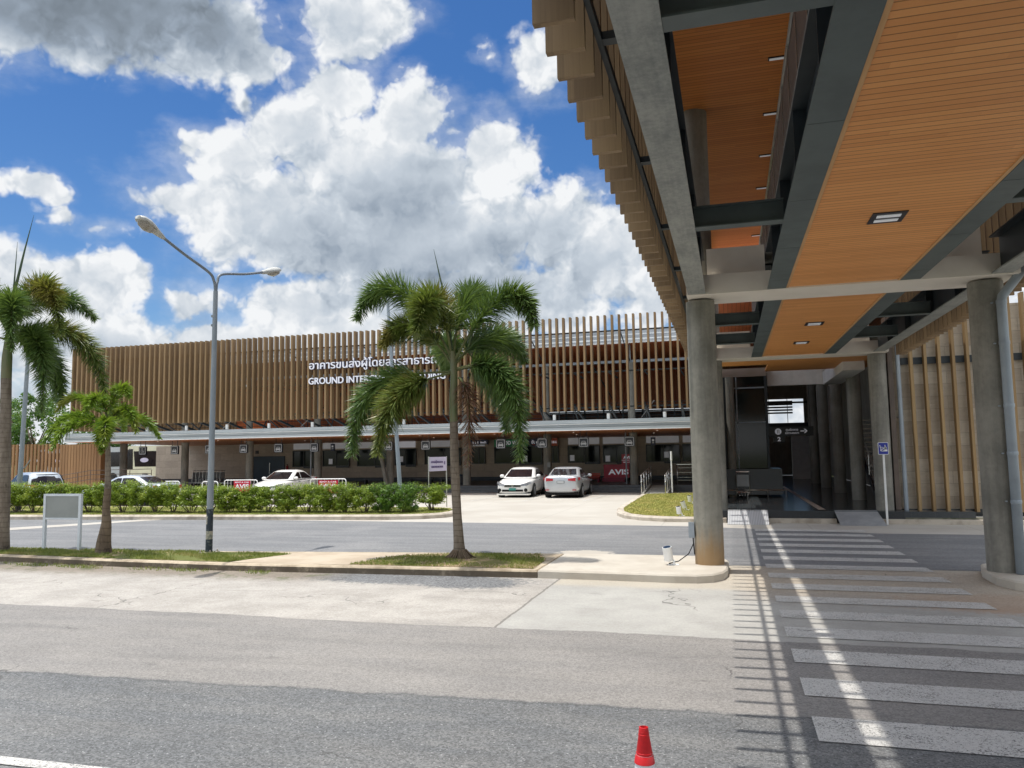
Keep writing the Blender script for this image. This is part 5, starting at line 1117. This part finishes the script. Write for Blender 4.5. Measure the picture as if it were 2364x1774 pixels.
# ------------------------------------------------------------------ palms
def bez(p,u):
    p=[Vector(q) for q in p]
    while len(p)>1: p=[p[i].lerp(p[i+1],u) for i in range(len(p)-1)]
    return p[0]
def frond(parent,ctrl,mat,seed,L=.47,n=135,k=10,w=.021,u0=.16,flat=.0):
    rnd=random.Random(seed); mb=MB(); N=24
    pts=[bez(ctrl,i/N) for i in range(N+1)]
    mb.k=1; mb.tube(pts,[.024*(1-.85*i/N)+.003 for i in range(N+1)],6); mb.k=0
    for i in range(n):
        u=u0+(1-u0)*i/(n-1); p=bez(ctrl,u); T=(bez(ctrl,min(1,u+.02))-bez(ctrl,max(0,u-.02))).normalized()
        a=T.cross(Vector((0,0,1))); a=a.normalized() if a.length>.05 else Vector((1,0,0)); b=a.cross(T).normalized()
        prof=math.sin(math.pi*min(1,.30+.70*(1-u)))**.6 if u>.3 else .55+.45*u/.3
        prof=(.62+.38*math.sin(math.pi*min(1,u*1.15)))*(1-.45*max(0,u-.75)/.25)
        for j in range(k):
            th=2*math.pi*(j+rnd.random())/k
            o=a*math.cos(th)+b*math.sin(th)*(1-flat)
            d=(T*rnd.uniform(.25,.85)+o*rnd.uniform(.8,1.)).normalized()
            l=L*prof*rnd.uniform(.75,1.12); ww=w*rnd.uniform(.75,1.2)
            sd=d.cross(T); sd=(sd.normalized() if sd.length>.01 else a); tw=rnd.uniform(-.8,.8); nn=d.cross(sd); sd=sd*math.cos(tw)+nn*math.sin(tw)
            g=Vector((0,0,-1))*l*rnd.uniform(.06,.24)
            m1=p+d*l*.5+g*.25; e=p+d*l+g
            b0=len(mb.v); mb.v+=[tuple(p-sd*ww*.25),tuple(p+sd*ww*.25),tuple(m1+sd*ww*.5),tuple(m1-sd*ww*.5),tuple(e)]
            mb.f+= [[b0,b0+1,b0+2,b0+3],[b0+3,b0+2,b0+4]]; mb.m+=[0,0]
    return mb
def build_frond(parent,ctrl,mat,seed,**kw):
    mb=frond(parent,ctrl,mat,seed,**kw); me=bpy.data.meshes.new('frond'); me.from_pydata(mb.v,[],mb.f); me.materials.append(MT[mat]); me.materials.append(MT['rachis']); me.polygons.foreach_set('material_index',mb.m); me.update()
    o=bpy.data.objects.new('frond',me); COL.objects.link(o); o.parent=parent; return o
def trunk(parent,pts,rad,mat,name='trunk',n=24):
    mb=MB(); P=smooth_path(pts,8); m=len(P); rr=[]
    for i in range(m):
        f=i/(m-1)*(len(rad)-1); k=min(int(f),len(rad)-2); rr.append(rad[k]+(rad[k+1]-rad[k])*(f-k))
    mb.tube(P,rr,n); return mb.build(name,MT[mat],parent,True,auto=60,local=True)
# main foxtail palm
PX,PY=-5.13,14.2
t=thing('foxtail_palm','tall foxtail palm with ringed grey trunk and drooping bushy fronds mid median','palm tree',(PX,PY,IZ))
o=lambda x,z,y=0: (x-PX,y,z-IZ)
trunk(t,[o(-5.11,.08),o(-5.13,.5),o(-5.17,1.2),o(-5.20,2.0),o(-5.21,2.76)],[.145,.105,.088,.088,.084,.080],'trunk')
trunk(t,[o(-5.21,2.75),o(-5.215,3.2),o(-5.20,3.75),o(-5.22,4.15)],[.080,.082,.07,.055],'crownshaft','crownshaft')
mb=MB()
rn=random.Random(3)
for i in range(60):
    a=rn.uniform(0,6.28); r=rn.uniform(.1,.16); mb.tube([(.02+r*.8*math.cos(a),r*.8*math.sin(a),.16),(.02+(r+.05)*math.cos(a),(r+.05)*math.sin(a),.07),(.02+(r+rn.uniform(.1,.2))*math.cos(a),(r+rn.uniform(.1,.18))*math.sin(a),-.0)],[.012,.014,.006],5)
mb.build('root_mat',MT['soil'],t,local=True)
FR=[([o(-5.24,4.0),o(-5.9,5.45,-.05),o(-6.7,6.0,-.3),o(-7.05,4.85,-.5)],'palm',{}),
    ([o(-5.16,4.0),o(-4.6,5.1,.1),o(-3.8,5.75,.1),o(-3.50,4.55,-.2)],'palm',{}),
    ([o(-5.2,4.05),o(-5.18,5.2,.15),o(-5.05,5.75,.7),o(-4.9,5.35,1.4)],'palm',{}),
    ([o(-5.24,4.0),o(-5.3,5.25,-.25),o(-5.4,5.4,-1.0),o(-5.42,4.35,-1.35)],'palm_mid',{'L':.58}),
    ([o(-5.28,3.95),o(-5.75,4.75,-.1),o(-6.25,4.95,-.3),o(-6.45,4.25,-.6)],'palm_mid',{'L':.48}),
    ([o(-5.28,3.75),o(-6.0,3.7,-.15),o(-7.25,3.95,-.2),o(-7.15,2.15,-.5)],'palm',{'n':140,'u0':.30}),
    ([o(-5.27,3.72),o(-5.7,3.55,-.4),o(-6.3,3.5,-.8),o(-6.35,2.15,-1.0)],'palm_mid',{'n':135,'u0':.26}),
    ([o(-5.14,3.8),o(-4.5,3.95,-.05),o(-3.75,3.9,-.1),o(-3.8,2.05,-.3)],'palm',{'n':140}),
    ([o(-5.12,3.78),o(-4.75,3.95,.5),o(-4.35,3.85,.9),o(-4.45,2.6,1.1)],'palm',{}),
    ([o(-5.16,3.9),o(-4.9,4.5,.5),o(-4.4,4.9,1.2),o(-4.2,4.1,1.6)],'palm',{}),
    ([o(-5.24,3.9),o(-5.5,4.5,.6),o(-5.9,4.75,1.3),o(-6.1,4.0,1.9)],'palm',{'L':.48}),
    ([o(-5.1,3.62),o(-4.9,3.55,-.1),o(-4.76,3.0,-.15),o(-4.90,1.9,-.1)],'palm_dead',{'n':60,'L':.42,'k':5})]
for i,(c,m,kw) in enumerate(FR): build_frond(t,c,m,100+i,**{**dict(L=.54,k=10,n=130,w=.025),**kw})
mb=MB(); mb.tube([o(-5.24,4.2),o(-5.36,5.16),o(-5.50,5.75),o(-5.61,6.25)],[.03,.024,.014,.003],6); mb.build('spear_leaf',MT['spear'],t,local=True)
# palm at the left edge
QX,QY=-15.78,13.65
t=thing('foxtail_palm','tall foxtail palm cut off by the left edge beside the blank notice board','palm tree',(QX,QY,IZ))
o=lambda x,z,y=0: (x-QX,y,z-IZ)
trunk(t,[o(-15.76,.08),o(-15.77,.8),o(-15.80,2.2),o(-15.87,4.0)],[.155,.13,.125,.115,.11],'trunk'); trunk(t,[o(-15.87,3.98),o(-15.87,4.5),o(-15.85,5.1)],[.11,.105,.06],'crownshaft','crownshaft')
FR=[([o(-15.8,5.0),o(-15.2,6.2,-.05),o(-14.5,6.6,-.2),o(-14.05,4.9,-.3)],'palm_mid',{}),
    ([o(-15.8,5.0),o(-15.3,5.75,-.4),o(-14.8,6.1,-.9),o(-14.5,4.5,-1.1)],'palm',{}),
    ([o(-15.8,4.95),o(-15.1,5.05,-.1),o(-14.5,5.1,-.2),o(-14.6,3.2,-.2)],'palm',{'n':135}),
    ([o(-15.8,5.0),o(-15.0,5.4,.6),o(-14.6,5.3,1.2),o(-14.4,3.6,1.4)],'palm_mid',{}),
    ([o(-15.85,5.0),o(-16.1,6.3,-.1),o(-16.9,6.8,-.2),o(-17.6,5.4,-.3)],'palm',{}),
    ([o(-15.85,5.0),o(-15.9,6.0,-.5),o(-16.1,6.3,-1.2),o(-16.3,5.0,-1.6)],'palm',{}),
    ([o(-15.9,4.9),o(-16.4,5.1,-.1),o(-17.4,5.0,-.3),o(-17.3,3.2,-.4)],'palm',{}),
    ([o(-15.85,4.95),o(-15.9,5.3,.7),o(-16.2,5.2,1.4),o(-16.2,3.6,1.7)],'palm',{}),
    ([o(-15.85,4.9),o(-15.6,4.9,.6),o(-15.35,4.6,.9),o(-15.3,3.5,1.0)],'palm',{}),
    ([o(-15.85,5.05),o(-15.8,6.1,.4),o(-15.4,6.4,1.0),o(-15.0,5.6,1.6)],'palm',{})]
for i,(c,m,kw) in enumerate(FR): build_frond(t,c,m,200+i,**{**dict(L=.50,k=9,w=.026),**kw})
mb=MB(); mb.tube([o(-15.84,5.1),o(-15.71,6.12),o(-15.5,6.95),o(-15.27,7.77)],[.05,.035,.02,.003],6); mb.build('spear_leaf',MT['spear'],t,local=True)
mb=MB(); mb.tube([o(-15.86,5.1),o(-15.76,6.22),o(-15.72,7.18)],[.03,.02,.003],6); mb.build('spear_leaf',MT['spear'],t,local=True)
# young palm
QX,QY=-13.02,13.68
t=thing('young_palm','short young palm with bright yellow-green fronds and a thick brown base','palm tree',(QX,QY,IZ))
o=lambda x,z,y=0: (x-QX,y,z-IZ)
trunk(t,[o(-13.02,.10),o(-13.02,.35),o(-12.97,.75),o(-12.985,1.05),o(-12.96,1.5)],[.175,.145,.10,.075,.07],'trunk_b'); trunk(t,[o(-12.96,1.48),o(-12.98,2.1),o(-13.0,2.6),o(-13.0,2.95)],[.066,.056,.042,.03],'trunk','upper_stem')
FR=[([o(-13.0,2.85),o(-13.3,3.5,-.05),o(-13.8,3.75,-.2),o(-14.1,3.2,-.3)],{}),([o(-13.0,2.85),o(-12.9,3.65,.0),o(-12.6,3.9,-.1),o(-12.3,3.45,-.2)],{}),([o(-13.0,2.85),o(-12.7,3.3,-.1),o(-12.25,3.4,-.2),o(-12.0,2.7,-.3)],{}),
    ([o(-13.0,2.8),o(-13.3,3.25,-.3),o(-13.7,3.2,-.6),o(-13.9,2.5,-.8)],{}),([o(-13.0,2.8),o(-13.2,3.05,-.5),o(-13.45,2.95,-.8),o(-13.5,2.35,-.95)],{}),([o(-13.0,2.8),o(-12.7,3.05,-.4),o(-12.4,3.0,-.7),o(-12.3,2.45,-.85)],{}),
    ([o(-13.0,2.8),o(-12.9,3.1,.4),o(-12.7,3.2,.8),o(-12.6,2.6,1.1)],{}),([o(-13.0,2.8),o(-13.2,3.3,.4),o(-13.4,3.4,.8),o(-13.6,2.8,1.1)],{}),([o(-13.0,2.85),o(-12.95,3.5,-.2),o(-12.9,3.65,-.5),o(-12.85,3.1,-.8)],{}),([o(-13.0,2.8),o(-12.85,2.9,-.3),o(-12.7,2.75,-.45),o(-12.68,2.3,-.5)],{})]
for i,(c,kw) in enumerate(FR): build_frond(t,c,'palm_young',300+i,L=.29,n=80,k=5,w=.028,flat=.5)
# ------------------------------------------------------------------ hedge shrubs, trees, grass
def leaf_cloud(mb,rnd,n,size,shape,clumps,up=.3):
    cl=[]
    for _ in range(clumps):
        cl.append(shape(rnd))
    for i in range(n):
        c,r=cl[rnd.randrange(len(cl))]
        d=Vector((rnd.gauss(0,1),rnd.gauss(0,1),rnd.gauss(0,1))).normalized(); p=Vector(c)+d*r*rnd.uniform(.35,1.)**.6
        a=Vector((rnd.gauss(0,1),rnd.gauss(0,1),rnd.gauss(0,.6)+up)).normalized(); b=a.cross(d+Vector((.01,.02,.03)))
        if b.length<.05: continue
        b=b.normalized(); s=size*rnd.uniform(.6,1.3)
        b0=len(mb.v); mb.v+=[tuple(p-a*s),tuple(p+b*s*.45),tuple(p+a*s),tuple(p-b*s*.45)]; mb.f.append([b0,b0+1,b0+2,b0+3]); mb.m.append(0)
def leaf_obj(name,mb,mat,parent):
    me=bpy.data.meshes.new(name); me.from_pydata(mb.v,[],mb.f); me.materials.append(MT[mat]); me.update(); o=bpy.data.objects.new(name,me); COL.objects.link(o); o.parent=parent; return o
def shrub(seed,mat,full):
    rnd=random.Random(seed); t=thing('hedge_shrub','x','shrub')
    mb=MB()
    def sh(r):
        z=r.uniform(.30 if not full else .14,.92); wd=.42 if z>.45 else .32
        return ((r.uniform(-wd,wd),r.uniform(-.34,.34),z),r.uniform(.09,.155))
    leaf_cloud(mb,rnd,4600 if not full else 5600,.036,sh,58 if not full else 70)
    for _ in range(60):
        b=Vector((rnd.uniform(-.42,.42),rnd.uniform(-.3,.3),rnd.uniform(.8,.95))); d=Vector((rnd.uniform(-.3,.3),rnd.uniform(-.3,.3),1)).normalized()
        for q in range(7):
            p=b+d*.03*q; a=Vector((rnd.gauss(0,1),rnd.gauss(0,1),.3)).normalized(); c=a.cross(d).normalized(); s=.034
            b0=len(mb.v); mb.v+=[tuple(p),tuple(p+a*s+c*s*.4),tuple(p+a*s*2),tuple(p+a*s-c*s*.4)]; mb.f.append([b0,b0+1,b0+2,b0+3]); mb.m.append(0)
    leaf_obj('foliage',mb,mat,t)
    mb=MB()
    for _ in range(7):
        x,y=rnd.uniform(-.06,.06),rnd.uniform(-.06,.06); mb.tube([(x,y,-.02),(x*3+rnd.uniform(-.08,.08),y*3,.25),(x*5+rnd.uniform(-.2,.2),y*5+rnd.uniform(-.15,.15),.6)],[.016,.012,.005],5)
    mb.build('stem',MT['twig'],t,local=True); return t
protos=[shrub(11,'hedge',False),shrub(12,'hedge',False),shrub(13,'hedge_dk',True),shrub(14,'hedge',True)]
used=set(); N=24
for i in range(N):
    x=-10.35-.745*i+(.22 if i else 0); rnd=random.Random(500+i)
    y=24.85-.055*(i)+rnd.uniform(-.10,.10)
    if i==0: y=25.9
    if i==1: x-=.05
    k=0 if i==0 else (2 if i in (1,2) else (3 if i in (5,9) else rnd.choice((0,1,1,0,3))))
    if k not in used: s=protos[k]; used.add(k)
    else: s=copy_tree(protos[k])
    s.location=(x,y,.165); s.rotation_euler=(0,0,rnd.uniform(0,6.28)); q=rnd.uniform(.95,1.12); s.scale=(1.14*q,1.1,.94*rnd.uniform(.90,1.02) if i<13 else rnd.uniform(.96,1.08))
    nth=['right end','second','third','fourth','fifth','sixth','seventh','eighth','ninth','tenth','eleventh','twelfth','thirteenth','fourteenth','fifteenth','sixteenth','seventeenth','eighteenth','nineteenth','twentieth','twenty-first','twenty-second','twenty-third','left end'][i]
    s['label']=('green hedge shrub at the %s of the hedge row'%nth) if 'end' in nth else '%s hedge shrub counted from the right end of the row%s'%(nth,', dense dark green' if k==2 else '')
    s['group']='hedge shrubs along the parking lot'
def tree(loc,h,w,label,seed,n=9000):
    rnd=random.Random(seed); t=thing('leafy_tree',label,'tree',loc,'trees beyond the slat fence'); mb=MB()
    def sh(r):
        z=r.uniform(.28,1.)*h; f=math.sin(math.pi*min(1,(z/h-.15)/.95))**.6; a=r.uniform(0,6.28); q=r.uniform(.1,1)**.5*w*f
        return ((q*math.cos(a),q*math.sin(a),z-.4),r.uniform(.5,1.0))
    leaf_cloud(mb,rnd,n,.16,sh,60); leaf_obj('crown',mb,'tree',t)
    mb=MB(); mb.tube([(0,0,-.1),(.1,0,h*.25),(.0,.1,h*.5)],[.28,.2,.12],10)
    for k in range(7): a=k*.9; mb.tube([(.05,.05,h*(.25+.03*k)),(w*.35*math.cos(a),w*.35*math.sin(a),h*.55),(w*.6*math.cos(a),w*.6*math.sin(a),h*.72)],[.1,.06,.02],6)
    mb.build('trunk',MT['twig'],t,True,local=True)
tree((-66,60,0),8.8,3.9,'bright green leafy tree beyond the slat fence',31); tree((-60.8,63,0),7.0,3.0,'smaller green tree between the leafy tree and the terminal',32,6000); tree((-74,62,0),9.2,4.2,'green tree at the far left behind the palm trunk',33,6000)
def inpoly(x,y,p):
    c=False; n=len(p)
    for i in range(n):
        x0,y0=p[i-1]; x1,y1=p[i]
        if (y0>y)!=(y1>y) and x<(x1-x0)*(y-y0)/(y1-y0)+x0: c=not c
    return c
def grass(poly,z,n,h,mat,seed,w=.006,mask=None):
    rnd=random.Random(seed); mb=MB(); xs=[p[0] for p in poly]; ys=[p[1] for p in poly]; c=0
    while c<n:
        x=rnd.uniform(min(xs),max(xs)); y=rnd.uniform(min(ys),max(ys))
        if not inpoly(x,y,poly): continue
        c+=1
        if mask and not mask(x,y,rnd): continue
        for _ in range(2):
            a=rnd.uniform(0,6.28); l=h*rnd.uniform(.5,1.25); dx,dy=math.cos(a),math.sin(a); t=rnd.uniform(.1,.8)*l; px,py=x+rnd.uniform(-.02,.02),y+rnd.uniform(-.02,.02)
            b0=len(mb.v); mb.v+=[(px-dy*w,py+dx*w,z),(px+dy*w,py-dx*w,z),(px+dx*t,py+dy*t,z+l)]; mb.f.append([b0,b0+1,b0+2]); mb.m.append(0)
    me=bpy.data.meshes.new('grass'); me.from_pydata(mb.v,[],mb.f); me.materials.append(MT[mat]); me.update(); o=bpy.data.objects.new('grass',me); COL.objects.link(o); return tag(o,kind='stuff')
def patchy(seed,thr):
    r=random.Random(seed); P=[(r.uniform(.3,1.6),r.uniform(.3,1.6),r.uniform(0,6)) for _ in range(6)]
    return lambda x,y,rn: sum(math.sin(a*3*x+b*4*y+c) for a,b,c in P)/6+rn.uniform(-.35,.35)>thr
grass([(-17.8,13.25),(-15,13.13),(-12.2,12.95),(-9.35,12.86),(-8.75,14.15),(-10.9,14.25),(-16.2,14.05),(-17.8,14.1)],IZ+.005,15000,.045,'grass',1,mask=patchy(5,-.12))
grass([(-6.85,12.98),(-3.35,13.04),(-3.4,14.2),(-3.7,14.96),(-5.4,14.85),(-6.5,14.2)],IZ+.005,8000,.04,'grass',2,mask=patchy(6,.0))
grass(inset(lk,.24),.155,12000,.03,'lawn_blade',3,w=.009)
grass([(-29,22.5),(-20.7,23.0),(-12.5,23.75),(-9.9,24.3),(-9.5,25.5),(-10.2,26.8),(-20,26.5),(-29,26.0)],.164,16000,.05,'grass',4,w=.009,mask=patchy(8,-.15))
grass([(-17.5,12.55),(-12.2,12.45),(-9.4,12.4),(-8.2,12.45),(-8.3,12.74),(-12,12.76),(-17.5,12.95)],.001,2200,.05,'grass',9,mask=patchy(10,.1))
